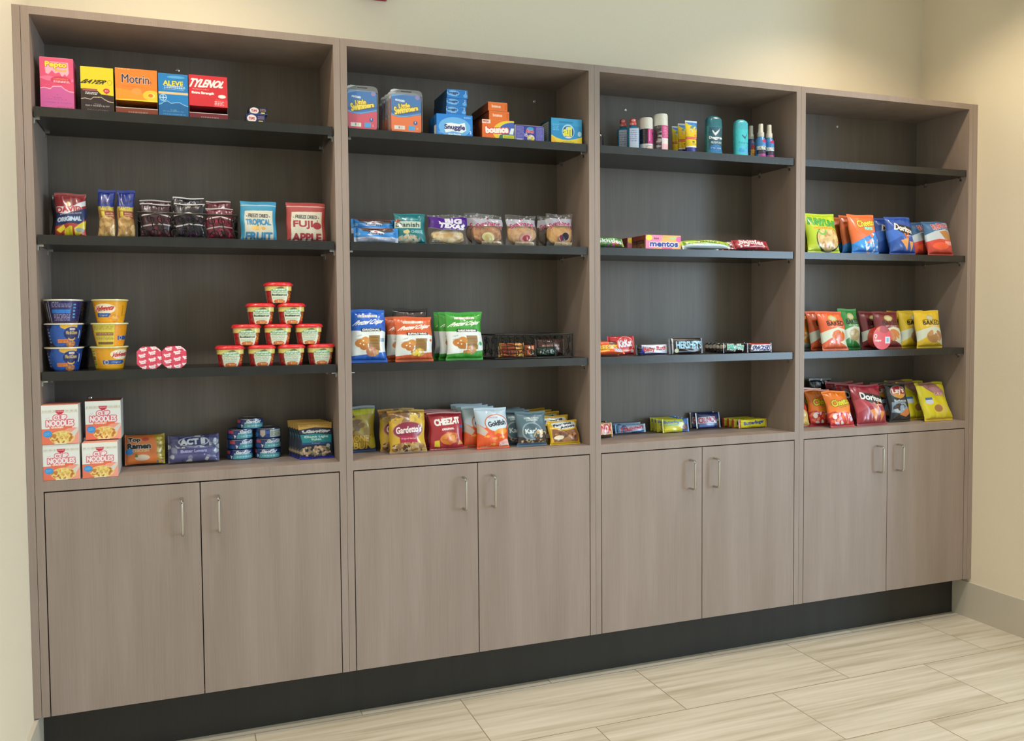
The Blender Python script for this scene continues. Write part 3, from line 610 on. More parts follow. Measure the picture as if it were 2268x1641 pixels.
PK = art(.05, .1, 'e6e2e0', [('r', 0, .28, 1, 1, '2a1724'), ('r', .42, .28, .75, 1, 'c23a86'), ('r', .47, .4, .53, .95, 'e88ab8'), ('f', .8, .65, .15, .3, ['120c12', 'b8407e'], 14, .07, 4), ('l', .3, .05, .8, .22, 3, '6a6468'), ('r', .4, 0, .7, .16, 'f0cfc4')], .0013)
PK2 = art(.05, .14, 'efe3e4', [('r', .4, .48, .9, 1, 'd6468c'), ('r', 0, 0, .38, 1, '5a4a54'), ('f', .25, .5, .14, .5, ['b8b0b4', '2a2024'], 20, .05, 5), ('r', .62, .3, .95, .48, 'dfe8e4'), ('l', .45, .52, .85, .95, 7, 'f0a0c4'), ('r', .4, 0, .9, .25, 'f2c0c8')], .0013)
spraycan(1417.5, 1444, 262, 288, .05, 'd8d4d2', PK, 'short white capped aerosol can with magenta and black band')
spraycan(1449, 1477, 254, 281, .042, 'efe3e4', PK2, 'tall white capped aerosol can with pink band, tallest on the shelf')
spraycan(1409, 1428, 268, 290, .12, 'b8b4b0', PK, 'aerosol can standing behind the short white capped can', 'b9b8a8')
spraycan(1441, 1462, 264, 288, .13, '3a3034', PK, 'aerosol can standing behind the tall white capped can', 'c4c2ba')
def tube(u0, u1, vt, y, label):
    x0, x1 = xat(u0, y), xat(u1, y); a = (x1 - x0) / 2; h = hat(vt, (u0 + u1) / 2, y); c = h * .17
    A = art(2 * a, h - c, 'f0d01e', [('r', 0, 0, 1, .05, WH), ('p', [(0, .98), (.35, .86), (.7, .8), (1, .66), (1, 1), (0, 1)], '3f8cd8'), ('r', 0, .94, 1, 1, 'e9eef4'), ('f', .62, .68, .25, .16, ['d8b878', '5aa0a0', 'e8dca0'], 14, .06, 8), ('r', .05, .3, .98, .39, 'dc4a3c'), ('l', .12, .33, .9, .37, 1, 'f8d8c8'), ('e', .7, .45, .1, .05, 'e88a4a'), ('r', .5, .18, .62, .24, '4a6a4a'), ('l', .5, .1, .8, .16, 1, '8a8a4a')], .0013)
    return bottle('sunscreen_tube', label, 'sunscreen', (x0 + x1) / 2, y, S1, [('cap', [(0, a * .78, .013, 2.3), (c, a * .86, .014, 2.3)], '2a2a8c', None, {'na': 40}), ('tube', [(c, a * .86, .0135, 2.2), (h * .6, a * .95, .0095, 2.2), (h * .93, a, .0022, 2.2), (h, a, .001, 4)], 'f0d01e', A, {'res': .0013, 'span': 170})], group='sunscreen tubes')
tube(1517, 1543, 268, .045, 'yellow sunscreen tube with blue corner, frontmost of three')
tube(1501, 1521, 274, .085, 'yellow sunscreen tube, middle of the row of three')
tube(1488, 1506, 280, .125, 'yellow sunscreen tube, rearmost of the row of three')
def deo(u0, u1, vt, y, base, A, capc, label):
    x0, x1 = xat(u0, y), xat(u1, y); a = (x1 - x0) / 2; h = hat(vt, (u0 + u1) / 2, y)
    return bottle('deodorant_stick', label, 'deodorant', (x0 + x1) / 2, y, S1, [('body', [(0, a * .96, .017, 2.6), (.004, a, .0175, 2.6), (h * .16, a * .93, .017, 2.6), (h * .72, a * .97, .0175, 2.6)], base, A, {'res': .0013, 'span': 165}), ('cap', [(h * .72, a * .96, .0172, 2.6), (h * .9, a * .94, .017, 2.6), (h * .96, a * .8, .014, 2.4), (h, a * .45, .008, 2.2)], capc, None, {'na': 48})], group='deodorant sticks')
deo(1563, 1598, 258, .045, '1f8290', art(.05, .13, '1f8290', [('p', [(.15, .15), (.15, .97), (.95, .97), (.95, .2), (.6, .1)], '1f5566'), ('p', [(.38, .86), (.46, .76), (.66, .96), (.48, .66), (.34, .84)], WH), ('t', 'Degree', .5, .58, .6, .12, WH, {'b': .6}), ('l', .3, .38, .75, .46, 2, 'dfe6ea'), ('e', .5, .2, .3, .14, '1f6fae'), ('t', 'COOL RUSH', .5, .22, .4, .04, 'eef')] [:-1] + [('t', 'COOL RUSH', .5, .22, .4, .04, WH)]), '236e7c', 'dark teal deodorant stick, left of the two')
deo(1625, 1655, 266, .045, '3cc4cf', art(.05, .12, '40c6d0', [('p', [(.48, .8), (.56, .72), (.74, .94), (.56, .62), (.44, .78)], '1f4f78'), ('t', 'Degree', .55, .5, .5, .09, '27587a', {'b': .4}), ('l', .3, .4, .8, .43, 1, '3a90a8'), ('f', .6, .22, .3, .14, ['2aa0d8', '58b8e0', '40b0d8'], 20, .09, 9)]), '49b6c8', 'pale aqua deodorant stick, right of the two')
def spray(uc, w_px, vt, y, base, shapes, label, rz=0):
    r = (xat(uc + w_px / 2, y) - xat(uc - w_px / 2, y)) / 2; h = hat(vt, uc, y); b = h * .62
    A = art(2 * r, b, base, shapes, .0012)
    return bottle('pump_spray_bottle', label, 'spray bottle', xat(uc, y), y, S1, [('bottle', [(0, r * .94, r * .94, 2), (.003, r, r, 2), (b * .8, r, r, 2), (b * .95, r * .72, r * .72, 2), (b, r * .62, r * .62, 2)], base, A, {'res': .0012, 'span': 170}),
      ('pump_cap', [(b, r * .66, r * .66, 2), (b + h * .12, r * .66, r * .66, 2), (b + h * .15, r * .5, r * .5, 2), (h * .985, r * .46, r * .46, 2), (h, r * .38, r * .38, 2)], 'd8d6cc', None, {'na': 32})], rz, 'pump spray bottles')
SP = [('e', .55, .78, .2, .08, 'c02c66'), ('r', 0, .18, 1, .37, '2a1a2e'), ('l', .2, .21, .8, .34, 3, '6a5a7a'), ('r', 0, .38, 1, .54, 'e4ece8'), ('t', 'ULTRA', .5, .46, .8, .12, BK, {'b': .4}), ('r', .2, 0, 1, .17, 'c0408c')]
spray(1663, 16, 279, .115, '46609a', [('r', .3, 0, 1, .72, 'b0484a'), ('t', 'AFTERSUN', .55, .36, .75, .22, 'e8b83c', {'b': .6, 'rot': 90})], 'small pump spray bottle with red and orange label, leftmost of three')
spray(1684.5, 18.5, 275, .05, '4a90d4', SP, 'blue pump spray bottle with magenta foot, middle and tallest of three')
spray(1703, 18, 277, .062, '4688cc', SP, 'blue pump spray bottle with magenta foot, rightmost of three')

# ================================================================== second shelf
NUT = 'nut and seed bags'
bag('seed_bag', 122, 193, 429, S2, .10, .035, '8c2b30', [('r', 0, .9, 1, .93, 'a04446'), ('e', .45, .735, .07, .055, 'f0b030'), ('p', [(.05, .55), (.35, .5), (.98, .72), (1, .84), (.5, .66), (.05, .68)], 'd9dbe0'), ('t', 'DAVID', .44, .615, .8, .11, 'b02a34', {'b': 1.6, 'rot': 4, 'o': ('e6e2e0', .5)}),
  ('p', [(0, .56), (.3, .5), (1, .66), (1, .28), (0, .25)], '1e2c5a'), ('t', 'BURSTING WITH FLAVOR', .5, .52, .7, .03, 'c9cdd8', {'rot': 6}), ('t', 'ORIGINAL', .46, .4, .76, .09, 'b9cce4', {'b': 1.2, 'rot': 5}), ('p', [(0, .22), (.4, .3), (.8, .3), (1, .42), (1, 0), (0, 0)], 'a83a30'),
  ('p', [(.06, .16), (.3, .28), (.36, .2), (.2, .1)], 'd8c428'), ('p', [(.3, 0), (.34, .18), (.5, .25), (.58, .24), (.58, 0)], 'd8c82a'), ('p', [(.66, 0), (.64, .2), (.8, .3), (1, .38), (1, .22), (.85, .1)], 'd4c22a'), ('e', .82, .17, .14, .05, '8a8f8c')],
  'red and navy sunflower seed bag with yellow art, leftmost on the second shelf', lean=9, seed=3, group=NUT)
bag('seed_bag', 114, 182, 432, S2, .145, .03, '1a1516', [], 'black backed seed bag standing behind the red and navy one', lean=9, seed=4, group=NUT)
PL = [('p', [(0, .66), (.3, .6), (.7, .6), (1, .66), (1, 1), (0, 1)], '26388c'), ('p', [(0, .8), (.3, .72), (.6, .74), (1, .82), (1, .78), (.6, .7), (.3, .68), (0, .76)], '1d2a6c'), ('t', 'PLANTERS', .5, .6, .82, .07, 'c8bc3c', {'b': 1, 'rot': -2}), ('r', .15, .4, 1, .55, '8c4a38'), ('r', .2, .44, .4, .54, 'cfc23a'), ('l', .5, .44, .95, .52, 2, 'd0a890'),
   ('f', .5, .22, .55, .24, ['c9a468', 'b58c50', 'd8bc88', 'a37c48'], 130, .06, 12)]
p0 = bag('peanut_bag', 217, 257, 421, S2, .10, .03, 'b08a50', PL, 'blue topped clear peanut bag, left of the pair', lean=7, seed=5, flare=-.0, group='blue topped peanut bags', pinch=.1)
p0b = bag('peanut_bag', 259, 300, 422, S2, .095, .03, 'b08a50', PL, 'blue topped clear peanut bag, right of the pair', lean=7, seed=6, group='blue topped peanut bags', pinch=.1)

def wire_basket(xc, y, z, W, D, H, n, label, nside=3):
    t = thing('wire_basket', label, 'basket', (xc, y, z)); m = M(); r = .0022
    for zz in (r, H - r): m.tube([(-W / 2, 0, zz), (W / 2, 0, zz), (W / 2, D, zz), (-W / 2, D, zz)], r, n=8, closed=True)
    for sx in (-1, 1):
        for yy in (0, D): m.tube([(sx * W / 2, yy, 0), (sx * W / 2, yy, H)], r, n=8)
    i_ = .006
    m.tube([(-W / 2 + i_, -.001, i_), (W / 2 - i_, -.001, i_), (W / 2 - i_, -.001, H - i_), (-W / 2 + i_, -.001, H - i_)], .0012, closed=True)
    m.build('frame', DARKIRON, t)
    m = M(); k = int(W / .02)
    for i in range(k + 1): x = -W / 2 + W * i / k; m.tube([(x, 0, r), (x, D, r)], .0011)
    for j in range(1, 5): yy = D * j / 5; m.tube([(-W / 2, yy, r), (W / 2, yy, r)], .0011)
    m.build('base_grid', DARKIRON, t)
    step = W / n; R_ = min(step * .46, H * .2); pts = []
    for a in np.linspace(0, 1, 22):
        an = -.3 + a * 6.6; rr = R_ * (.25 + .75 * a); pts.append((-.1 * step + rr * math.cos(math.pi * .6 - an + 6.3), 0, H * .74 + rr * math.sin(math.pi * .6 - an + 6.3)))
    low = [(-x, 0, H - zz) for x, _, zz in reversed(pts)]
    me = None
    spots = [(-W / 2 + step * (i + .5), 0, 0) for i in range(n)] + [(-W / 2 + step * (i + .5), D, 0) for i in range(n)] + [(-W / 2, D * (j + .5) / nside, 1) for j in range(nside)] + [(W / 2, D * (j + .5) / nside, 1) for j in range(nside)]
    for x, yy, rot in spots:
        if me is None: o = M().tube(pts + low, .0014, n=5).build('scroll', DARKIRON, t); me = o.data
        else: o = bpy.data.objects.new('scroll', me); C.objects.link(o); o.parent = t
        o.location = (x, yy, 0); o.rotation_euler = (0, 0, math.pi / 2 * rot)
    return t
y = .07; xa, xb = X(304, y, S2), X(528, y, S2); bh = Z(472, (xa + xb) / 2, y) - S2
wire_basket((xa + xb) / 2, y, S2, xb - xa, .17, bh, 10, 'black scrollwork wire basket full of fruit snack bags, second shelf')
def gummy(u0, u1, vt, y, base, acc, txt, label, seed, W=None):
    sh = [('r', 0, .965, 1, 1, 'dcd8d4'), ('p', [(0, .62), (.5, .7), (1, .6), (1, .64), (.5, .74), (0, .66)], 'd8d2d0'), ('p', [(0, .3), (.5, .38), (1, .36), (1, .39), (.5, .42), (0, .34)], 'ccc8c8'), ('f', .5, .5, .45, .12, [acc, base, '3a2030'], 18, .05, seed), ('f', .5, .18, .45, .16, [acc, base, '201418'], 18, .06, seed + 1)]
    if txt: sh.append(('t', txt, .52, .8, .66, .13, 'e4e0e6', {'b': .8, 'rot': 3}))
    return bag('fruit_snack_bag', u0, u1, vt, S2 + .006, y, .02, base, sh, label, lean=5, seed=seed, group='fruit snack bags in the wire basket')
gummy(312, 382, 444, .15, '4a2430', '8a3040', '', 'dark maroon fruit snack bag with white top edge, left in the basket', 21)
gummy(312, 380, 452, .10, '3a1c26', '7a2838', '', 'dark maroon fruit snack bag, front left in the basket', 22)
gummy(384, 453, 438, .13, '1a1320', '5a9a3a', "fruity's", 'black fruit snack bag with white lettering, standing highest in the basket', 23)
gummy(386, 454, 452, .085, '15101a', '4a2050', '', 'black fruit snack bag in front of the highest one in the basket', 24)
gummy(457, 512, 446, .16, '6e1c2c', '9a2a38', '', 'wine red fruit snack bag, rear right in the basket', 25)
gummy(457, 518, 462, .10, '6a1a30', 'a03048', '', 'wine red fruit snack bag with pale stripes, front right in the basket', 26)
FD = 'freeze dried fruit pouches'
def fdp(u0, u1, vt, y, c, dark, w2, w3, label, extra, seed):
    return bag('fruit_pouch', u0, u1, vt, S2, y, .028, c, [('p', [(.1, 0), (.13, .74), (.9, .76), (.9, 0)], 'c9c6b4'), ('t', '- FREEZE DRIED -', .5, .62, .66, .085, '4a4a46', {'b': .8, 'rot': -1}), ('t', w2, .5 if w2 != 'FUJI' else .42, .46 if w2 != 'FUJI' else .42, .68 if w2 != 'FUJI' else .48, .14 if w2 != 'FUJI' else .2, dark, {'b': 1.4}), ('t', w3, .5, .11, .72, .18, dark, {'b': 2})] + extra + [('r', 0, .9, 1, 1, c), ('r', 0, .885, 1, .893, 'd9dde0')],
      label, lean=6, seed=seed, mat=MATTE, group=FD, wr=.6, pinch=.02)
fdp(533, 613, 447, .06, '2a86aa', '3a7fa6', 'TROPICAL', 'FRUIT', 'teal blue fruit pouch beside the wire basket', [('f', .48, .31, .22, .06, ['d8a850', 'e0bc70'], 10, .07, 2), ('r', .46, .36, .5, .4, '5a7a4a')], 31)
fdp(635, 722, 450, .06, '9c3a38', '9a3038', 'FUJI', 'APPLE', 'red fruit pouch at the right end of the second shelf', [('e', .78, .4, .11, .09, '9a3038'), ('r', .78, .5, .8, .54, '4a4a46')], 32)

# ---- second shelf, second cabinet: pastries
def donut(u0, u1, vt, z, y, label, lean, seed):
    return bag('donut_pack', u0, u1, vt, z, y, .035, '2f86cf', [('r', 0, 0, 1, .34, 'b9c3d8'), ('f', .5, .17, .5, .16, ['a6b2d0', 'c9ccd8', 'b8a8b0'], 30, .1, seed), ('p', [(.1, 1), (.2, .72), (.55, .6), (.9, .7), (.85, 1)], '4a3a36'), ('f', .5, .85, .34, .13, ['3a2c28', '5d4a44', '2a2020'], 20, .1, seed + 5), ('t', 'CHOCOLATE DONUTS', .5, .95, .8, .05, 'a8504a', {'b': .8}),
      ('p', [(.3, .5), (.36, .72), (.46, .8), (.58, .7), (.66, .62), (.64, .48)], 'e6ecf2'), ('p', [(.42, .66), (.46, .76), (.54, .66)], 'c83a44'), ('t', 'Duchess', .48, .57, .32, .13, '2a2a66', {'b': .6, 'rot': -3}), ('e', .09, .55, .05, .1, '8cc0ea')], label, 'pastry', lean=lean, seed=seed, horiz=True, seal=.06, box=4, group='blue donut packs', H=.05)
d0 = donut(784, 882, 510, S2, .03, 'pale blue donut pack, lower of the stacked pair', 4, 41)
d1 = donut(778, 878, 478, S2 + .034, .075, 'blue donut pack leaning behind, upper of the stacked pair', 6, 42)
bag('danish_pack', 874, 944, 474, S2, .055, .03, '147078', [('r', 0, .5, .84, .72, 'b4c4b8'), ('t', 'Danish', .42, .61, .74, .14, '1c3a34', {'b': 1}), ('p', [(.25, .4), (.42, .46), (.48, .38), (.38, .3), (.26, .33)], 'c9bd84'), ('t', 'CHEESE', .7, .39, .38, .09, '86b8b8', {'b': .6}), ('f', .42, .15, .36, .15, ['b8a890', 'a89474', 'c9bca4', '94a090'], 40, .09, 44), ('r', .1, .78, .75, .81, '5aa0a0'), ('e', .1, .74, .09, .05, '8a3a30')],
    'teal cheese danish wrapper beside the blue donut packs', 'pastry', lean=8, seed=44, group=None)
def clearpack(u0, u1, vt, y, shapes, pastry, label, seed, D=.034, rr=(.46, .40), cz=.41, base=(.70, .72, .70, .06), grp='clear wrapped pastries', lean=6):
    xc, w_, h = fit(u0, u1, vt, S2, y, lean); t = thing('wrapped_pastry', label, 'pastry', (xc, y + .008, S2 + .0006), rx=-math.radians(lean), group=grp)
    M().ellipsoid((0, .002, h * cz + .001), (w_ * rr[0], D * .42, h * rr[1]), pastry, seed=seed, e=2.6).build('pastry', FOOD, t)
    A = art(w_, h, base, [('f', .5, .92, .5, .1, [(.8, .8, .76, .4), (.25, .25, .24, .3), (.7, .7, .65, .25)], 22, .035, seed + 7)] + shapes, .0012)
    bagmesh(w_, h, D, A, (.7, .72, .7, .05), seed=seed, wr=1.5).build('clear_wrapper', CLEAR, t); return t
clearpack(950, 1038, 476, .05, [('p', [(0, .96), (.4, .84), (1, .94), (1, .56), (.7, .45), (.3, .47), (0, .56)], '4c2384'), ('t', 'BIG', .6, .76, .42, .14, 'd8d4e0', {'b': 2}), ('t', 'TEXAS', .58, .59, .68, .14, 'd8d4e0', {'b': 2, 'rot': -3, 'o': ('3a1a6c', 1)}), ('t', 'Cinnamon Roll', .6, .49, .5, .035, 'b8a0d8', {'b': .5}), ('l', .05, .03, .45, .16, 3, 'b9c4c4')],
    ['c8a060', 'b08448', 'd8c490', 'e4dcc4'], 'large purple topped cinnamon roll in clear wrap', 51, D=.045, rr=(.4, .24), cz=.27)
def sven(u0, u1, vt, y, pastry, badge, bt, label, seed, rr=(.45, .33)):
    return clearpack(u0, u1, vt, y, [('r', .02, .62, .98, .84, 'a9a8b4'), ('t', "Svenhard's", .52, .71, .86, .15, 'a82c54', {'b': 1, 'arc': .8}), ('e', .5, .85, .04, .03, '7a3050')] + badge + ([('r', .28, .05, .92, .14, 'd6c4a4'), ('t', bt, .6, .095, .58, .05, 'a0503a', {'b': .3})] if bt else []), pastry, label, seed, rr=rr)
sven(1046, 1117, 476, .05, ['b07848', '905828', 'c89464', '7c4c28'], [('e', .5, .26, .2, .15, 'c9bc84'), ('e', .5, .26, .12, .09, 'b8a870')], 'Bear Claw', 'clear wrapped brown square pastry with pale round badge', 52)
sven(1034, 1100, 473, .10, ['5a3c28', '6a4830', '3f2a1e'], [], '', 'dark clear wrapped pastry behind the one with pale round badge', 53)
sven(1123, 1192, 477, .05, ['b8845c', 'c0a078', '9a6a48', 'c89a50'], [('e', .6, .26, .19, .15, 'b88a84'), ('e', .62, .25, .13, .1, '9a3a40')], 'Strawberry', 'clear wrapped pastry with red centre, middle of the clear ones', 54)
sven(1213, 1273, 474, .045, ['c08c48', 'b07a38', 'd0a060'], [('e', .5, .26, .13, .1, '7a3048'), ('e', .62, .3, .13, .12, '2c2638')], 'Berry Danish', 'clear wrapped golden pastry with dark berry badge, right end', 55)
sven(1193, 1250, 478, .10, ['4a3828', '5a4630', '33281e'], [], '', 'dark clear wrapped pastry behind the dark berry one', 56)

# ---- second shelf, third cabinet: mints and candy
CAN = 'candy packs'
ms = [('r', 0, .62, 1, 1, '8a4438'), ('t', 'mentos', .5, .55, .8, .3, '1a1620', {'b': 1.2}), ('f', .6, .2, .4, .2, ['8a7a40', '5a6a40', '8a3a30'], 10, .16, 3)]
mb = cbox('mint_box', 1430, 1508, 521, S2, .02, .10, 'f47aa0', [('p', [(.35, 0), (.45, 1), (1, 1), (1, 0)], 'f7b25e'), ('p', [(.2, 0), (.3, .45), (.45, .6), (.5, 1), (.2, 1), (0, .6), (0, 0)], 'f58ab4'), ('e', .95, .72, .1, .2, 'ea62b0'), ('e', .6, .02, .15, .25, 'f25c8c'), ('e', .3, .02, .1, .1, 'f6a46a'), ('e', .1, .8, .09, .2, 'f2e03a'),
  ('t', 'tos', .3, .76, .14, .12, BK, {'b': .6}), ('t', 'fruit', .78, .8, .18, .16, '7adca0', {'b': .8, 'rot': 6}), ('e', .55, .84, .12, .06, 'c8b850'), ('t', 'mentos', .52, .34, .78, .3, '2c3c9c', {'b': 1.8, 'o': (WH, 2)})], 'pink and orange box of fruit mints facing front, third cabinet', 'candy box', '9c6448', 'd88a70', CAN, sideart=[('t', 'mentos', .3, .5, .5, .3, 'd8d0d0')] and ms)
dup(mb, 'box of fruit mints standing directly behind the front one', (-.008, .118, 0))
def bar(name, u0, u1, vt, z, y, T, base, shapes, label, lean=3, rz=0, seed=1, H=None, group='candy bars', seal=.05, mat=None, cat='candy bar', box=5):
    return bag(name, u0, u1, vt, z, y, T, base, shapes, label, cat, lean, rz, mat, group, horiz=True, seal=seal, box=box, seed=seed, H=H, pinch=.0, res=.0011, wr=.6)
SKG = [('t', 'Skittles', .5, .5, .8, .5, 'e6e6ea', {'b': 1, 'rot': -4}), ('f', .6, .1, .4, .12, ['d04a70', 'c060b0', 'e07a40'], 12, .14, 5)]
bar('candy_pack', 1318, 1382, 538, S2, .03, .03, '3f8a34', SKG, 'green candy pack lying against the divider, third cabinet', lean=30, H=.034, group=CAN)
bar('candy_pack', 1316, 1342, 527, S2, .075, .02, '3fae2c', [('e', .5, .5, .3, .3, 'e8a838')], 'bright green candy pack standing behind, against the divider', lean=8, group=CAN)
SOUR = [('r', 0, 0, 1, .3, 'c9dbe0'), ('p', [(0, .3), (1, .3), (1, .42), (0, .36)], '8ab848'), ('t', 'SOUR PUNCH', .5, .6, .4, .34, '26401c', {'b': .7}), ('f', .2, .45, .16, .2, ['b04a50', 'd8d0c4', '6a8a40'], 9, .13, 6), ('f', .85, .5, .14, .25, ['b88a50', '6a9a48'], 9, .13, 7)]
bar('candy_pack', 1512, 1618, 545, S2, .022, .03, 'a4c43c', SOUR, 'lime green sour candy pack lying beside the mint box', lean=40, H=.034, group=CAN)
bar('candy_pack', 1512, 1592, 540, S2, .075, .02, 'b4cc50', SOUR, 'lime green sour candy pack behind the front lime green one', lean=30, H=.036, group=CAN)
SK = [('t', 'Skittles', .5, .62, .66, .5, 'd8d6d8', {'b': 1.3, 'rot': -4}), ('f', .5, .18, .45, .16, ['d8b44a', 'c84a50', '8a3040', 'e6dce0'], 16, .14, 8)]
bar('candy_pack', 1626, 1704, 540, S2, .022, .03, '9c2434', SK, 'red candy pack at the right of the lime green ones', lean=32, H=.042, group=CAN)
bar('candy_pack', 1600, 1672, 533, S2, .08, .022, '7c1c28', SK, 'dark red candy pack behind the front red one', lean=20, H=.04, group=CAN)

# ---- second shelf, fourth cabinet: chips
def row(src, n, dy, text, dx=0.0, lean=None):
    for k in range(n): dup(src, text % ['directly', 'second', 'third', 'fourth'][k] if '%s' in text else text, (dx * (k + 1), dy * (k + 1), 0), lean=lean)
b = bag('chip_bag', 1790, 1861, 474, S2, .03, .045, 'b4cc2c', [('w', .16, .03, 2, 0, 0, 'c4d43c'), ('e', .6, .32, .4, .31, '26321a'), ('e', .6, .33, .37, .285, 'cdb478'), ('f', .6, .33, .34, .26, ['c9a468', 'd8c48c', 'b88a58'], 40, .06, 9), ('g', .42, .54, .13, .13, '6ab848', .45), ('t', 'FUNYUNS', .52, .74, .86, .17, '4cb048', {'b': 1.6, 'o': ('1d4a24', 1.5), 'rot': -6}), ('r', .18, .56, .82, .63, 'e0b030'), ('l', .2, .575, .8, .61, 1, 'b07820')],
  'lime green onion ring snack bag, front one at the left of the fourth cabinet', lean=14, seed=61, group='lime green snack bags')
dup(b, 'lime green onion ring snack bag tucked behind the front one', (-.012, .05, 0), lean=12)
b = bag('chip_bag', 1887, 1947, 476, S2, .03, .045, 'e2703a', [('p', [(0, 0), (0, .24), (.4, .38), (.8, .52), (1, .56), (1, 0)], '2f7fd0'), ('p', [(0, .24), (.3, .12), (.6, .2), (.3, .32)], '3a98e8'), ('f', .7, .25, .3, .25, ['dcdfe8', '3f86d0', 'e07a48', 'c8d4e8'], 34, .05, 10), ('t', 'Cheetos', .6, .76, .72, .17, 'e8cc40', {'b': 1.6, 'o': ('2a2420', 1.6), 'rot': 7}), ('r', .48, .57, .8, .65, '5ab8a0'), ('t', 'PUFFS', .64, .61, .26, .05, 'e4f0e8', {'b': .5})],
  'orange and blue puffed snack bag, front one of three', lean=12, seed=62, group='orange and blue puff bags')
row(b, 2, .052, 'orange and blue puffed snack bag, %s behind the front one', lean=9)
DOR = lambda c, c2, chips: [('p', [(0, .6), (.4, .7), (.9, .55), (.75, .4), (.4, .45), (0, .3)], c2), ('p', [(.2, .8), (.95, .68), (.98, .52), (.6, .46), (.2, .64)], '1c1a22'), ('p', [(.5, .52), (.62, .3), (.72, .56), (.66, .56), (.62, .42), (.56, .53)], 'd06a38'), ('t', 'Doritos', .56, .645, .72, .14, 'e8e8e4', {'b': 1.7, 'rot': -12, 'grow': -.2}), ('p', [(.35, .34), (.66, .4), (.58, .08)], chips), ('p', [(.68, .32), (.86, .3), (.76, .06)], chips), ('l', .6, .44, .85, .48, 1, 'd8c8c8')]
b = bag('chip_bag', 1970, 2027, 481, S2, .03, .05, '2450a8', DOR('2450a8', '3a6cc8', 'e0a054'), 'royal blue tortilla chip bag with orange chips, front one', lean=12, seed=63, group='royal blue chip bags')
dup(b, 'royal blue tortilla chip bag tucked behind the front one', (-.014, .056, 0), lean=10)
b = bag('chip_bag', 2055, 2111, 492, S2, .03, .05, 'cf4a3c', [('p', [(0, .38), (.4, .44), (1, .4), (1, 1), (0, 1)], 'bccad6'), ('p', [(0, .58), (.3, .68), (.7, .74), (1, .72), (1, 1), (0, 1)], '3a6a98'), ('p', [(.45, .66), (.75, .7), (1, .42), (.85, .4), (.62, .44)], 'b07c44'), ('t', 'RUFFLES', .6, .84, .72, .15, 'c0303c', {'b': 1.6, 'o': ('e4e4ea', 1.3), 'rot': 8}), ('r', .6, .26, .95, .38, 'e89088'), ('l', .62, .28, .93, .36, 3, 'f4c8c0'), ('e', .42, .24, .3, .1, 'f0603c')],
  'blue, white and red ridged chip bag at the right end, front one', lean=14, seed=64, group='ridged chip bags')
dup(b, 'blue, white and red ridged chip bag tucked behind the front one', (-.022, .06, 0), lean=10)

# ================================================================== third shelf, first cabinet: microwave bowls, pudding, pasta bowls
def bowl(name, u0, u1, v0, v1, y, base, shapes, rimc, label, group, rz=0, z=None, lid='d8d6cc', ry=None):
    z = S3 if z is None else z; x0, x1 = X(u0, y, z), X(u1, y, z); R_ = (x1 - x0) / 2; h = .0705
    t = thing(name, label, 'bowl', ((x0 + x1) / 2, y, z), math.radians(rz), group=group)
    A = art(R_ * 2.4, h * .93, base, shapes, .0012)
    M().loft([(0, R_ * .68, R_ * .68, 2), (.004, R_ * .72, R_ * .72, 2), (h * .5, R_ * .84, R_ * .84, 2), (h * .93, R_ * .93, R_ * .93, 2)], base, A, res=.0012, span=170).build('cup', PLAST, t)
    M().loft([(h * .93, R_ * .96, R_ * .96, 2), (h * .95, R_, R_, 2), (h * .985, R_, R_, 2), (h * .99, R_ * .93, R_ * .93, 2)], rimc, None, na=48).build('rim', PLAST, t)
    M().loft([(h * .99, R_ * .97, R_ * .97, 2), (h, R_ * .97, R_ * .97, 2)], lid, None, na=48).build('foil_lid', FILM, t); return t
KR = [('r', 0, 0, .28, 1, '141c4c'), ('e', .4, .5, .2, .5, '2a5cb4'), ('l', .14, .15, .2, .85, 5, '8aa8d8'), ('e', .62, .94, .17, .16, 'f0b83a'), ('e', .68, .6, .17, .3, '1d2a66'), ('g', .68, .6, .18, .31, '3a6cc8', .88), ('r', .63, .76, .74, .84, 'e0d0dc'), ('t', 'Kraft', .685, .8, .08, .05, 'b03a4a', {'b': .3}), ('t', 'Mac & Cheese', .68, .64, .24, .14, 'b8a06a', {'b': .9}), ('e', .68, .4, .08, .1, 'f0b83a'), ('e', .68, .45, .07, .09, '1d2a66'),
      ('r', .38, .2, .6, .36, 'e8843c'), ('t', 'original', .49, .28, .17, .1, '6a2a1a', {'b': .4}), ('f', .67, .14, .11, .16, ['b87a44', 'a86a3c', 'c99058'], 24, .1, 6), ('r', .86, .4, .89, .75, 'b8ccd0')]
KR2 = [('r', .0, 0, .08, 1, '20285a'), ('r', .1, .1, .17, .9, 'a8a8a4'), ('r', .22, 0, .235, 1, 'e4e4de'), ('t', 'DIRECTIONS', .38, .92, .14, .05, 'dfe2ea', {'b': .3}), ('l', .3, .7, .7, .88, 3, '9a88b0'), ('r', .3, .44, .68, .6, '2a7ad0'), ('l', .32, .1, .68, .42, 5, '9a90b8'), ('l', .74, .2, .8, .9, 5, '5aa0d8')]
VE = [('r', .0, 0, .18, 1, 'e8a020'), ('e', .4, .64, .24, .22, 'f6ecd0'), ('t', 'Velveeta', .4, .66, .42, .22, 'c8303c', {'b': 1.1, 'rot': 5, 'sh': .2}), ('p', [(.2, .26), (.2, .44), (.52, .44), (.55, .35), (.5, .26)], '2a5aa8'), ('t', 'Original', .36, .35, .2, .09, 'c8d4e8', {'b': .3}), ('f', .62, .22, .14, .2, ['e8a040', 'f2b850', 'd89038'], 26, .1, 4), ('r', .8, .3, .84, .8, 'c88820')]
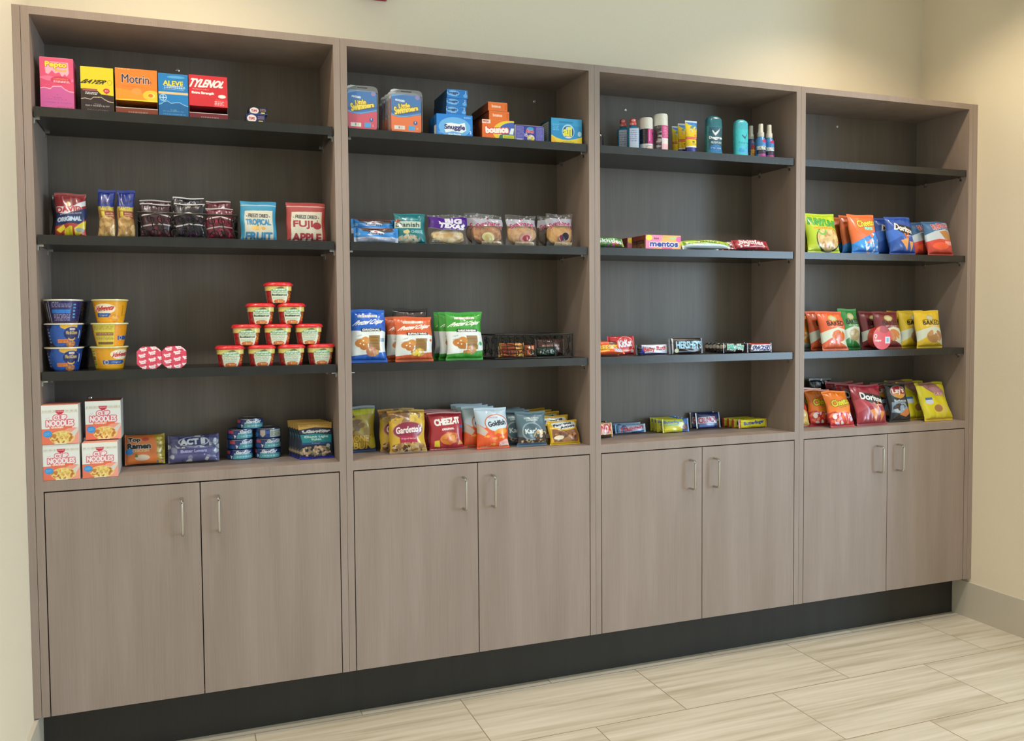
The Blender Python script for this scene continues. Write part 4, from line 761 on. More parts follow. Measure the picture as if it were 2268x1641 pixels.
VE2 = [('r', .12, 0, .62, 1, 'e4d04a'), ('l', .16, .75, .6, .92, 3, '9a8a4a'), ('r', .18, .5, .6, .63, '9a6a4a'), ('l', .2, .52, .58, .61, 1, 'd8b890'), ('l', .18, .28, .6, .46, 3, '9a8a4a'), ('r', .2, .08, .6, .2, '7a5a40'), ('r', .7, .3, 1, .48, '2a5aa8'), ('g', .78, .39, .045, .1, 'e8dcc0', .5)]
VE3 = [('r', 0, 0, .22, 1, 'd8cc48'), ('l', .02, .2, .2, .9, 6, '8a7a3c'), ('r', .04, .45, .2, .6, '8a6040'), ('e', .78, .7, .24, .22, 'f6ecd0'), ('t', 'Velveeta', .78, .7, .4, .2, 'c8303c', {'b': 1, 'rot': 6, 'sh': .2}), ('p', [(.38, .26), (.38, .44), (.86, .44), (.9, .35), (.84, .26)], '2a5aa8'), ('g', .46, .35, .045, .1, 'e8dcc0', .5), ('t', 'Original', .68, .35, .22, .09, 'c8d4e8', {'b': .3}), ('w', .08, .01, 1, 0, 0, 'd8a020')]
hB = .0708; GK = 'blue macaroni bowls'; GV = 'yellow macaroni bowls'; y = .068
for k, (sh, ss) in enumerate(((KR, 'bottom'), (KR, 'middle'), (KR2, 'top'))):
    bowl('macaroni_bowl', 99 - k, 188 - k, 0, 0, y, '1f4494' if k < 2 else '262a66', sh, 'e6e4da', 'dark blue macaroni bowl, %s of the left front stack' % ss, GK, rz=(0, 4, 0)[k], z=S3 + k * hB, lid='d8c078' if k < 2 else 'd8d4c4')
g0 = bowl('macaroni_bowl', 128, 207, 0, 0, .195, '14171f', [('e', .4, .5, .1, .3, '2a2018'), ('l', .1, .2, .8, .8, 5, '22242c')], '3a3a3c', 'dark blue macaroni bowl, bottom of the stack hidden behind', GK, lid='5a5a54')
for k in (1, 2): dup(g0, 'dark blue macaroni bowl, %s of the stack hidden behind' % ['middle', 'top'][k - 1], (0, 0, hB * k))
for k, (sh, ss) in enumerate(((VE3, 'bottom'), (VE2, 'middle'), (VE, 'top'))):
    bowl('macaroni_bowl', 200 + 1.5 * k, 286, 0, 0, y, 'eda823' if k != 1 else 'ee9c22', sh, 'e8e6b8', 'yellow macaroni bowl, %s of its stack' % ss, GV, z=S3 + k * hB, lid='e4d878')
# pudding cups lying on their side, foil lids towards the room
x0, x1 = X(303, .03, S3), X(414, .03, S3); hh = Z(767, (x0 + x1) / 2, .03) - S3; wc = (x1 - x0) / 2
t = thing('pudding_cup_pack', 'pack of pudding cups with pink foil lids facing out, third shelf', 'pudding', ((x0 + x1) / 2, .03, S3))
for s in (-1, 1):
    W_ = wc - .0012; sh = []
    for i, (cx, cy) in enumerate([(.28, .88), (.7, .95), (.98, .88), (.22, .6), (.62, .72), (.98, .5), (.24, .32), (.62, .42), (.96, .18), (.62, .1), (.25, .05)]):
        sh += [('t', 'Snack', cx, cy + .03, .28, .08, 'fbf0f2', {'b': .6, 'rot': 12}), ('t', 'Pack', cx + .02, cy - .05, .2, .07, 'fbf0f2', {'b': .6, 'rot': 12}), ('t', 'milk', cx + .1, cy - .12, .16, .05, '7a1a30', {'b': .3})]
    A = art(W_, hh, 'e04a64', sh, .0009); ny, nx = A.shape[:2]; gx, gz = np.meshgrid(np.linspace(-1, 1, nx), np.linspace(-1, 1, ny)); mk = np.abs(gx) + np.abs(gz) < 1.58
    m = M(); face(m, A, W_, hh, -.0012, x0=s * wc / 2 - W_ / 2, mask=mk); lid = m.build('foil_lid', FILM, t, smooth=False)
    m = M(); q = .79; k = .021
    prof = [(-.0008, W_ * .5, hh * .5, 3.4), (.001, W_ * .5, hh * .5, 3.4), (.0015, W_ * .44, hh * .44, 3), (.055, W_ * .34, hh * .34, 2.6)]
    m.loft(prof, '7a4a38', None, na=40); m.xf(Matrix.Translation((s * wc / 2, 0, hh / 2)) @ Matrix.Rotation(-math.pi / 2, 4, 'X')); m.build('cup', PLAST, t)
# pyramid of ten red lidded pasta bowls
def pasta(name2):
    R_ = .0445; h = .0665; t = thing('pasta_bowl', '', 'bowl', (0, 0, 0), group='red lidded pasta bowls'); b = h * .80
    A = art(R_ * 2.3, b, 'b3202a', [('r', 0, .72, 1, 1, 'ead77c'), ('p', [(0, .72), (.6, .72), (.62, .8), (1, .8), (1, .72)], 'e4cf70'), ('f', .28, .34, .18, .32, ['a82a30', '8a4a34', '7a1a20', 'c0483a'], 26, .1, 4), ('f', .82, .42, .13, .3, ['c8742c', 'd89038', '8a2a20'], 18, .1, 5), ('p', [(.34, 0), (.3, .62), (.7, .64), (.74, .5), (.66, 0)], 'e2e4cc'),
      ('p', [(.3, .58), (.32, .76), (.42, .86), (.5, .9), (.6, .86), (.72, .7), (.72, .58)], '7fae7c'), ('t', 'CHEF', .5, .79, .2, .07, 'e4f0da', {'b': .5}), ('t', 'BOYARDEE', .51, .67, .36, .09, 'e8f2de', {'b': .6}), ('p', [(.47, .88), (.52, .98), (.57, .88)], '8a6a50')] +
      ([('t', 'Beefaroni', .5, .49, .32, .1, '3c5246', {'b': .6})] if name2 == 'b' else [('t', 'Spaghetti &', .49, .51, .28, .07, '3c5a52', {'b': .4}), ('t', 'Meatballs', .49, .41, .28, .08, '3c5a52', {'b': .4})]) + [('r', .36, .24, .6, .34, 'b8d0bc'), ('f', .5, .1, .12, .12, ['d8743c', 'c8602c', 'e09050'], 16, .1, 7)], .0011)
    M().loft([(0, R_ * .76, R_ * .76, 3.0), (.004, R_ * .8, R_ * .8, 3.0), (b * .72, R_ * .9, R_ * .9, 3.2), (b * .73, R_ * .935, R_ * .935, 3.2), (b, R_ * .95, R_ * .95, 3.2)], 'c8c0b0', A, res=.0011, span=160).build('bowl', PLAST, t)
    M().loft([(b, R_ * .95, R_ * .95, 3.2), (b + .002, R_ * 1.05, R_ * 1.05, 3.0), (h * .88, R_ * 1.05, R_ * 1.05, 3.0), (h * .95, R_ * .98, R_ * .98, 3.0), (h * .995, R_ * .86, R_ * .86, 3.0), (h * .985, R_ * .78, R_ * .78, 3.0)], 'd22a30', None, na=64).build('lid', PLAST, t)
    return t, h
ta, ph = pasta('s'); tb, _ = pasta('b'); used = {}
PY = [(0, [(511.5, 's'), (581.5, 's'), (647.5, 's'), (713, 's')]), (1, [(548, 'b'), (617.5, 's'), (686.5, 's')]), (2, [(579.5, 'b'), (647.5, 'b')]), (3, [(619, 'b')])]
names = {0: ['leftmost', 'second', 'third', 'rightmost'], 1: ['left', 'middle', 'right'], 2: ['left', 'right'], 3: ['only']}
for r, its in PY:
    for k, (u, kind) in enumerate(its):
        z = S3 + r * (ph + .0002); y = .066; lab = ('red lidded pasta bowl at the top of the pyramid' if r == 3 else 'red lidded pasta bowl, %s in the %s row of the pyramid' % (names[r][k], ['bottom', 'second', 'third'][r]))
        loc = (X(u, y - .035, z), y, z)
        if kind not in used: o = ta if kind == 's' else tb; used[kind] = 1; o.location = loc; o['label'] = lab
        else: dup(ta if kind == 's' else tb, lab, loc=loc)

# ---- third shelf, second cabinet: pretzel crisps and a basket
PZ = 'pretzel crisp bags'
def crisp(u0, u1, vt, y, c, dark, flav, fb, label, seed, extra=[], **k):
    return bag('pretzel_bag', u0, u1, vt, S3, y, .045, c, [('p', [(0, .13), (.5, .155), (1, .2), (1, .56), (.7, .62), (.4, .58), (0, .6)], 'dfe6e6'), ('r', .22, .84, .76, .885, 'e4e0d0'), ('t', 'SNACK FACTORY', .49, .862, .5, .03, '3a3a3a', {'b': .5}), ('t', 'Pretzel Crisps', .5, .74, .8, .11, 'f4f2ea', {'b': .7, 'sh': .3, 'rot': 4}),
      ('r', .26, .575, .84, .635, '17181c'), ('t', flav, .55, .605, .5, .035, 'e8e8e4', {'b': .6}), ('t', 'I think', .22, .5, .14, .035, '6a6a78', {'rot': 12}), ('t', "you're perfect!", .24, .44, .24, .03, '6a6a78', {'rot': 12}), ('r', .5, .22, .82, .5, 'a07a3c')] + [('r', .5 + .01 * (i % 3), .23 + .028 * i, .8 - .01 * (i % 2), .238 + .028 * i, '5a3c1c') for i in range(10)] +
      [('e', .27, .36, .15, .08, 'c07a34'), ('e', .4, .4, .12, .08, 'c98a42'), ('e', .36, .3, .12, .07, 'b87430'), ('e', .26, .35, .02, .014, 'f0e6d0'), ('e', .34, .4, .02, .014, 'f0e6d0'), ('e', .35, .33, .02, .014, 'f0e6d0')] + extra + [('f', .58, .2, .2, .09, [fb, 'c89858', 'b07840'], 18, .05, seed)], label, lean=7, seed=seed, group=PZ, wr=1.2, **k)
crisp(776, 857, 686, .03, '1f5fc0', '', 'ORIGINAL', 'b8705a', 'bright blue pretzel bag half hidden by the divider', 71, [('r', .82, .38, .96, .45, '8aa0b0')], )
c1 = crisp(876, 960, 702, .025, 'cf5f34', '', 'BUFFALO WING', 'e0c838', 'orange pretzel bag, front one of its row', 72, [('e', .93, .46, .04, .03, 'd8683a')])
dup(c1, 'orange pretzel bag tucked behind the front orange one', (-.018, .052, 0), lean=6)
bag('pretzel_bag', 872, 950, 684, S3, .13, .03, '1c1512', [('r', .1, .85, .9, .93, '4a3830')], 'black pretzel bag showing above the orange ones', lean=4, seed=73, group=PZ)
c2 = crisp(989, 1071, 692, .025, '3a9a34', '', 'GARLIC PARMESAN', 'd0783c', 'green pretzel bag, front one of its row', 74, [('e', .88, .33, .09, .055, 'c4dcc8'), ('e', .88, .33, .06, .038, '3f9a58')])
dup(c2, 'green pretzel bag, second in its row', (-.012, .05, .0), lean=5, rz=2); dup(c2, 'green pretzel bag, rearmost in its row', (-.014, .10, 0), lean=3, rz=-2)
y = .03; xa, xb = X(1097, y, S3), X(1268, y, S3); bh = Z(739, (xa + xb) / 2, y) - S3
wire_basket((xa + xb) / 2, y, S3, xb - xa, .19, bh, 10, 'black scrollwork wire basket holding small snack packs, third shelf')
SB = 'small packs in the third shelf basket'
def lay(u0, u1, y, z, D, T, base, shapes, label, seed=1, rz=0):
    x0, x1 = X(u0, y, z), X(u1, y, z); w_ = x1 - x0; A = art(w_, D, base, shapes, .0016)
    m = bagmesh(w_, D, T, A, base, seed=seed, horiz=True, seal=.06, box=4, pinch=0)
    m.xf(Matrix.Rotation(-math.pi / 2, 4, 'X')); o = m.build('snack_pack', FILM); o.location = ((x0 + x1) / 2, y, z + T * .42); o.rotation_euler = (0, 0, math.radians(rz)); return tag(o, label, 'snack pack', SB)
ya = .045
for k, (c, n) in enumerate((('b8863a', 'bottom'), ('a8562c', 'second'), ('b88c3c', 'third'), ('a87838', 'top'))):
    bar('snack_pack', 1104, 1160, 788, S3 + .006 + .0125 * k, ya + .004 * k, .03, c, [('r', .1, .2, .6, .8, '8c3a28'), ('f', .75, .5, .2, .4, ['d8b84a', 'c8482c', 'e0a03c'], 8, .3, k)], 'amber snack pack, %s of the pile at the left of the basket' % n, lean=0, H=.0125, seed=80 + k, group=SB, cat='snack pack')
bar('snack_pack', 1162, 1184, 765, S3 + .006, ya, .03, 'b8623a', [('f', .5, .5, .4, .4, ['d88a50', 'e4e4e0', '5a3020'], 9, .2, 1)], 'small rust coloured pack standing at the middle of the basket', lean=3, seed=85, group=SB, cat='snack pack')
bar('snack_pack', 1186, 1232, 770, S3 + .006, ya, .03, '16382c', [('t', 'ANDES', .5, .5, .7, .4, '9ab0a4', {'b': .5})], 'dark green pack low at the right of the basket', lean=3, seed=86, group=SB, cat='snack pack')
bar('snack_pack', 1186, 1250, 752, S3 + .006, ya + .04, .03, '4a2c24', [('l', .2, .3, .8, .7, 2, 'b89080')], 'dark brown pack at the right of the basket, behind the green one', lean=3, seed=87, group=SB, cat='snack pack')

# ---- third shelf, third cabinet: chocolate bars
bar('candy_pack', 1318, 1384, 779, S3, .018, .03, 'ee5a24', [('t', "Reese's", .25, .5, .3, .4, 'f6d23c', {'b': .6}), ('r', .6, .2, .9, .8, 'c4cce0'), ('l', .62, .3, .88, .7, 2, '8a90b8')], 'orange candy pack lying flat in front, against the divider', lean=35, H=.018, seed=91)
bar('candy_pack', 1312, 1371, 757, S3, .055, .03, 'ee5422', [('t', "REESE'S", .55, .55, .7, .28, 'f6d829', {'b': 1.1, 'o': ('5a2a18', .8)}), ('r', .2, .2, .78, .34, '5a2a18'), ('l', .22, .23, .76, .31, 1, 'e8b070'), ('e', .75, .85, .2, .14, '6a3420'), ('r', .83, .3, .93, .48, 'c4bcc8')], 'orange candy pack standing behind the flat orange one', lean=8, seed=92)
bar('candy_bar', 1348, 1407, 746, S3, .105, .025, 'cc2c34', [('g', .62, .55, .3, .42, 'e8b0a0', .86), ('t', 'KitKat', .6, .58, .5, .36, 'eef2f6', {'b': 1.3, 'rot': 6}), ('r', .8, .1, .92, .26, 'c8c4d0'), ('r', .42, .16, .78, .24, 'e0a080')], 'red wafer bar standing behind the orange packs', lean=10, seed=93)
bar('candy_bar', 1409, 1477, 764, S3, .075, .025, 'd8dcec', [('r', 0, 0, .16, 1, '17171c'), ('p', [(.1, .1), (.2, .9), (.25, 0)], '2c34a0'), ('t', 'Baby Ruth', .58, .52, .74, .5, 'c0342e', {'b': 1.2, 'rot': 4}), ('r', .2, 0, 1, .12, '3438a0')], 'white and blue chocolate bar between the red and the dark brown bars', lean=4, seed=94)
bar('candy_bar', 1482, 1557, 750, S3, .065, .022, '2a1c1c', [('r', .08, 0, .11, 1, 'c9ccd4'), ('t', "HERSHEY'S", .57, .56, .76, .46, '9fd0ea', {'b': 1.3}), ('r', .25, .1, .75, .18, '8a94a8'), ('e', .2, .2, .055, .14, 'd4dcc0'), ('r', .0, 0, .07, 1, '3a3434')], 'large dark brown chocolate bar with pale blue lettering', lean=6, seed=95)
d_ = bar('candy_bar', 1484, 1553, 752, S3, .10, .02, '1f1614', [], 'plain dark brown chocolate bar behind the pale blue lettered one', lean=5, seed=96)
for k in range(6):
    bar('candy_bar', 1602 - 8 * k, 1650 - 7 * k, 759, S3, .045 + .029 * k, .024, '1d1512', [('t', 'Milky Way', .52, .5, .74, .62, '56b8a0', {'b': 1.1, 'o': (WH, 1.3)}), ('e', .04, .65, .05, .2, 'b9b0a0')] if k == 0 else [('e', .06, .6, .05, .2, 'a8a094'), ('l', .1, .3, .9, .6, 1, '8a8070')],
        'dark caramel bar with green lettering, front of its row' if k == 0 else 'dark caramel bar, number %d back in its row' % (k + 1) if False else ['', 'dark caramel bar directly behind the green lettered one', 'dark caramel bar, third in its row', 'dark caramel bar, fourth in its row', 'dark caramel bar, fifth in its row', 'dark caramel bar, rearmost in its row'][k] or 'dark caramel bar with green lettering, front of its row', lean=2, seed=100 + k, group='dark caramel bars')
for k in range(4):
    bar('candy_bar', 1655 - 3 * k, 1709 - 5 * k, 760, S3, .035 + .029 * k, .024, '33201c', [('r', .06, .86, .94, 1, 'a02a2a'), ('p', [(.1, .12), (.14, .82), (.93, .82), (.89, .12)], 'e8e6ee'), ('t', 'SNICKERS', .52, .46, .72, .52, '1d2a78', {'b': 1.2, 'sh': .15}), ('e', .97, .5, .03, .2, 'a8a49c')], ['peanut bar with white panel and dark blue lettering, front of its row', 'peanut bar directly behind the front white panelled one', 'peanut bar, third in its row', 'peanut bar, rearmost in its row'][k], lean=2, seed=110 + k, group='peanut bars')

# ---- third shelf, fourth cabinet: baked chips
BKD = lambda c: [('p', [(0, .17), (.3, .3), (1, .06), (1, .5), (.6, .56), (.25, .5), (0, .44)], 'cfd6c4'), ('e', .5, .79, .17, .085, 'c0b460'), ('e', .5, .79, .11, .05, 'c8c0a8'), ('r', .25, .735, .42, .745, BK), ('r', .6, .735, .8, .745, BK), ('t', 'BAKED', .56, .66, .68, .11, '2a2620', {'b': 1.2}), ('t', '65% LESS FAT', .56, .575, .5, .03, 'f0e8e0')]
bag('chip_bag', 1760, 1799, 700, S3, .14, .045, 'e89030', [('w', .2, .02, 1, 0, 0, 'c4d4cc'), ('t', 'lt', .85, .56, .16, .1, BK, {'b': 1}), ('f', .6, .35, .4, .16, ['e8a040', 'f0e0b0', 'd88828'], 20, .07, 3)], 'orange chip bag cut off by the left divider, fourth cabinet', lean=8, seed=121)
b = bag('chip_bag', 1822, 1879, 690, S3, .03, .045, 'dd6236', BKD('') + [('f', .6, .34, .28, .15, ['d8743c', 'c8602c'], 14, .1, 3), ('e', .3, .2, .04, .03, WH)], 'orange baked snack bag, front one', lean=15, seed=122, group='orange baked snack bags')
dup(b, 'orange baked snack bag tucked behind the front one', (-.008, .055, 0), lean=13)
bag('chip_bag', 1860, 1912, 684, S3, .085, .045, '3c8c44', BKD('') + [('f', .55, .34, .3, .15, ['c4b890', 'b8a880', 'a89870'], 14, .12, 4)], 'green baked chip bag beside the orange baked ones', lean=10, seed=123, W=.10)
b = bag('chip_bag', 1945, 1999, 690, S3, .06, .045, '7a2c30', BKD('') + [('f', .55, .34, .28, .15, ['d08a4c', 'c87c40'], 12, .12, 5), ('t', 'BAKED', .56, .66, .68, .11, '3a1a1c', {'b': 1.2})], 'dark red baked chip bag, front one behind the red round lid', lean=13, seed=124, group='dark red baked chip bags')
dup(b, 'dark red baked chip bag tucked behind the front one', (-.03, .055, 0), lean=10)
b = bag('chip_bag', 2031, 2087, 688, S3, .035, .045, 'd8b82a', BKD('') + [('f', .6, .3, .32, .17, ['c09060', 'b08050', 'a87c50'], 12, .13, 6)], 'yellow baked chip bag at the right end, front one', lean=9, seed=125, group='yellow baked chip bags')
dup(b, 'yellow baked chip bag, second in its row', (-.03, .055, 0), lean=8); dup(b, 'yellow baked chip bag, rearmost in its row', (-.045, .105, 0), lean=6)
# snack tub lying on its side, red lid to the room
xt = X(1953.5, .012, S3); R_ = (X(1974, .012, S3) - X(1933, .012, S3)) / 2
t = thing('snack_tub', 'red round foil lidded snack tub on its side in front of dark red bags', 'snack tub', (xt, .012, S3 + R_))
A = art(2 * R_, 2 * R_, 'd8404a', [('e', .62, .85, .26, .16, 'b03a40'), ('g', .15, .58, .08, .08, 'e8e4e0', .4), ('p', [(.2, .95), (.4, .9), (.3, .74)], 'd8702c'), ('r', .1, .46, .22, .5, 'e0a040'), ('t', 'Original', .27, .38, .34, .1, 'f6e0e0', {'b': .5}), ('r', .66, .26, .92, .54, 'cfd8e4'), ('r', .74, .32, .84, .48, '7ab0c8')], .0009)
m = M(); face(m, A, 2 * R_, 2 * R_, -.0006, z0=-R_, mask=rmask(A, 2 * R_, 2 * R_, R_ * .98)); m.build('foil_lid', FILM, t, smooth=False)
m = M(); m.loft([(0, R_, R_, 2), (.003, R_, R_, 2), (.0035, R_ * .92, R_ * .92, 2), (.034, R_ * .88, R_ * .88, 2)], 'b83a34', None, na=48); m.xf(Matrix.Rotation(-math.pi / 2, 4, 'X')); m.build('tub', PLAST, t)

# ================================================================== counter level, first cabinet: noodles, popcorn, tuna
CN = [('r', 0, .9, 1, 1, 'e9ece2')] + [('r', .04 + .035 * i, .82, .055 + .035 * i, .87, 'b8b07a') for i in range(27) if not .38 < .04 + .035 * i < .62] + [('r', 0, .805, 1, .812, 'c9c49a'), ('p', [(.38, .87), (.62, .87), (.6, .8), (.54, .76), (.46, .76), (.4, .8)], 'c82a44'), ('t', 'NISSIN', .5, .835, .17, .03, 'f4dcdc', {'b': .3}),
  ('t', 'The Original', .17, .67, .12, .04, 'd8a0a4', {'rot': 20}), ('t', 'CUP', .5, .675, .34, .12, 'f2e4e6', {'b': 1.5, 'o': ('cf3350', 1.8)}), ('t', 'NOODLES', .5, .535, .72, .14, 'f2e4e6', {'b': 1.5, 'o': ('cf3350', 1.8)}),
  ('r', 0, 0, 1, .4, 'e8785a'), ('e', .85, .2, .3, .22, 'f0a08c'), ('r', .22, .4, .82, .455, 'e8704e'), ('t', 'CHICKEN', .42, .428, .32, .035, 'f8e6dc', {'b': .5}), ('e', .55, .17, .34, .17, 'e6cf86'), ('f', .54, .17, .32, .15, ['dcae58', 'e8cc70', 'c8803c', 'f0dc8c', 'b87434'], 46, .05, 5), ('p', [(.78, .28), (.98, .42), (1, .36), (.88, .18)], 'd8d4cc'), ('e', .16, .27, .12, .09, '3a96dc'), ('l', .08, .23, .24, .31, 3, '7ab8e4'), ('r', .33, 0, .66, .025, 'f0ead8')]
G_ = 'white and orange noodle cartons'; SW = 'd3d2cc'
n1 = cbox('noodle_carton', 96, 178, 984, S0, .003, .098, 'e6e8e4', CN, 'white and orange noodle carton, bottom left of the four', 'noodle box', SW, 'e8907a', G_)
n2 = cbox('noodle_carton', 183, 262, 980, S0, .003, .098, 'e6e8e4', CN, 'white and orange noodle carton, bottom right of the four', 'noodle box', SW, 'e8a08c', G_)
hz = max(n1.dimensions.z, n2.dimensions.z) + .0006
n3 = cbox('noodle_carton', 93, 175, 897, S0 + hz, .0, .098, 'e6e8e4', CN, 'white and orange noodle carton, top left of the four', 'noodle box', SW, 'e8907a', G_)
n5 = cbox('noodle_carton', 187, 266, 968, S0, .107, .098, 'e6e8e4', CN, 'white and orange noodle carton hidden behind the bottom right one', 'noodle box', SW, 'e8907a', G_, rz=0)
cbox('noodle_carton', 190, 269, 888, S0 + max(hz, n5.dimensions.z + .0006), .045, .098, 'e6e8e4', CN, 'white and orange noodle carton, top right and set back', 'noodle box', SW, 'e8907a', G_)
bag('ramen_pack', 277, 366, 956, S0, .15, .035, 'e07a38', [('p', [(.78, 0), (.84, .5), (.72, 1), (1, 1), (1, 0)], 'b09434'), ('f', .88, .5, .12, .5, ['c4a83c', 'a08428', 'd4bc58'], 50, .06, 4), ('e', .3, .5, .5, .7, 'e07a38'), ('t', 'Top', .24, .8, .3, .15, BK, {'b': 1.6, 'o': ('efe6da', .9)}), ('t', 'Ramen', .36, .6, .56, .17, BK, {'b': 1.8, 'o': ('efe6da', .9)}), ('e', .52, .82, .09, .06, 'b83a34'), ('e', .12, .42, .11, .1, '2e8ad0'), ('t', 'CHICKEN', .4, .44, .4, .08, 'e8c090', {'b': .6}), ('e', .44, .2, .18, .1, 'd8c4ac'), ('f', .3, .28, .06, .06, ['5a7a34'], 4, .06, 2), ('f', .85, .08, .1, .06, ['2e7aa8', 'd8803c'], 6, .05, 5)],
    'orange and yellow ramen noodle pack beside the noodle cartons', 'noodle pack', lean=14, seed=131, horiz=True, seal=.04, box=4, H=.098)
bag('popcorn_pack', 373, 486, 953, S0, .14, .035, '5a5a86', [('f', .5, .5, .55, .55, ['b8bcc4', '8a8ca4', '4a4a7a', 'c9ccd0'], 34, .11, 7), ('r', .2, .56, .8, .92, '3a3a6c'), ('g', .5, .74, .3, .19, 'c4c8d4', .82), ('t', 'ACT II', .48, .74, .46, .2, 'd8dce4', {'b': 2, 'rot': 2}), ('r', .18, .26, .86, .5, '4c4880'), ('t', 'Butter Lovers', .5, .39, .5, .1, 'a8a8cc', {'b': .8}), ('l', .2, .5, .85, .53, 1, 'a8acc4')],
    'silver and indigo microwave popcorn pack in clear wrap', 'popcorn pack', lean=12, seed=132, horiz=True, seal=.03, box=4, H=.09)
R_ = .0425; hc = .032; SKA = lambda off: art(R_ * math.pi, hc, '1f3f84', [('p', [(.38 + off, .62), (.34 + off, .1), (.9 + off, .1), (1.0 + off, .4), (.9 + off, .58), (.5 + off, .62)], '5aa6b4'), ('t', 'StarKist', .62 + off, .76, .4, .28, 'e8eef4', {'b': .8, 'sh': .2}), ('l', .45 + off, .2, .88 + off, .48, 1, 'a8d4d8'), ('r', .1 + off, .62, .26 + off, .88, 'd8505c'), ('p', [(.3 + off, .1), (.27 + off, .5), (.34 + off, .4)], WH), ('e', .16 + off, .3, .08, .2, '2c58a8'), ('r', -.12 + off, .15, -.02 + off, .9, 'c4c0d0')], .0012)
SKB = art(R_ * math.pi, hc, '1f3f84', [('p', [(.26, .85), (.26, .4), (.33, .15), (.4, .4), (.4, .85)], 'd8c8b8'), ('r', .52, .15, .86, .88, 'c4ccc0'), ('l', .54, .2, .84, .8, 5, '7a8080'), ('r', .42, .5, .5, .8, '3a6cc0'), ('e', .12, .4, .08, .25, '3a7ab8')], .0012)
def can(u, y, z, A, label):
    t = thing('tuna_can', label, 'can', (X(u, y - .04, z), y, z), group='blue tuna cans')
    M().loft([(.0, R_ * .93, R_ * .93, 2), (.0025, R_, R_, 2), (hc - .002, R_, R_, 2), (hc, R_ * .98, R_ * .98, 2)], '1f3f84', A, res=.0012).build('can', PLAST, t)
    m = M(); m.loft([(hc - .001, R_ * .985, R_ * .985, 2), (hc + .0008, R_ * .985, R_ * .985, 2), (hc + .0008, R_ * .94, R_ * .94, 2), (hc - .0015, R_ * .92, R_ * .92, 2)], 'b8bcc0', None, na=48, caps=(0, 1)); m.build('tin_lid', STEEL, t)
    m = M(); m.tube([(.012 * math.cos(a), -.012 + .012 * math.sin(a), hc + .0004) for a in np.linspace(0, 6.28, 16, endpoint=False)], .0012, closed=True); m.build('ring_pull', STEEL, t); return t
y1 = .235; y2 = .225; hs = hc + .0022
for k, (o, n) in enumerate(((-.05, 'bottom'), (.1, 'middle'), (.05, 'top'))): can(533.5, .205, S0 + k * hs, SKA(o), 'blue tuna can, %s of the left column of three' % n)
for k, (o, n) in enumerate(((-.12, 'bottom'), (.02, 'middle'), (None, 'top'))): can(596.5, .195, S0 + k * hs, SKB if o is None else SKA(o), 'blue tuna can, %s of the right column of three' % n)
can(556, .20, S0 + 3 * hs, SKA(-.04), 'single blue tuna can on top of the two columns')
TP = [('r', 0, .93, 1, 1, 'c49a48'), ('p', [(0, .8), (0, .94), (1, .94), (1, .82), (.5, .86)], 'c8a04c'), ('t', '70 Calories  *  17g Protein', .5, .9, .86, .035, '4a3a20', {'b': .4}), ('t', 'StarKist', .56, .745, .7, .07, 'c9ccd0', {'b': 1.2, 'sh': .2}), ('p', [(.1, .78), (.13, .7), (.17, .78)], 'd0d8dc'), ('p', [(.04, .66), (.5, .68), (.96, .64), (.94, .42), (.5, .46), (.1, .4)], '1d8a94'), ('t', 'Chunk Light', .5, .59, .7, .07, 'c4e4dc', {'b': .7}), ('t', 'TUNA', .5, .52, .3, .045, 'c4e4dc', {'b': .6}),
      ('r', .08, .38, .9, .44, '1c4a80'), ('t', 'In Water', .5, .42, .24, .03, 'c4d0e0', {'b': .3}), ('f', .5, .2, .5, .15, ['b89c80', '8a8060', 'd0b89c', '5a5a40', 'a08a70'], 60, .05, 4), ('e', .85, .34, .06, .05, 'a8b0ac'), ('r', 0, 0, 1, .06, '2c2cb0')]
b = bag('tuna_pouch', 665, 741, 936, S0, .085, .016, '12203c', TP, 'dark blue tuna pouch with tan top, front of the leaning row', 'pouch', lean=15, seed=141, mat=MATTE, group='tuna pouches', wr=.5, pinch=.02, seal=.03, back='1d2a6c')
for k in range(4): dup(b, 'dark blue tuna pouch, %s in the leaning row' % ['second', 'third', 'fourth', 'rearmost'][k], (-.006 * (k + 1), .023 * (k + 1), .0), lean=13 - 1.5 * k)

# ---- counter level, second cabinet: snack bags
bag('honey_bun_bag', 750, 832, 900, S0, .16, .045, 'b49a34', [('r', 0, .93, 1, 1, '8a9498'), ('p', [(.2, .93), (.3, .8), (1, .85), (1, .93)], 'c4c238'), ('f', .4, .5, .4, .22, ['8a6a44', 'a88a4a', 'b8a040', '7a5a3c'], 40, .08, 5), ('p', [(0, 0), (0, .16), (.5, .12), (1, .16), (1, 0)], '2a4a7c'), ('t', 'HONEY', .5, .31, .8, .14, 'd8ac3c', {'b': 1.6, 'o': ('5a3c20', 1)}), ('t', 'BUN', .55, .15, .6, .14, 'd8ac3c', {'b': 1.6, 'o': ('5a3c20', 1)}), ('e', .9, .2, .14, .12, 'c4b234'), ('t', 'fresh', .18, .78, .26, .05, '2a2a6c', {'b': .6})],
    'yellow honey bun bag half hidden by the left divider', lean=3, seed=151)
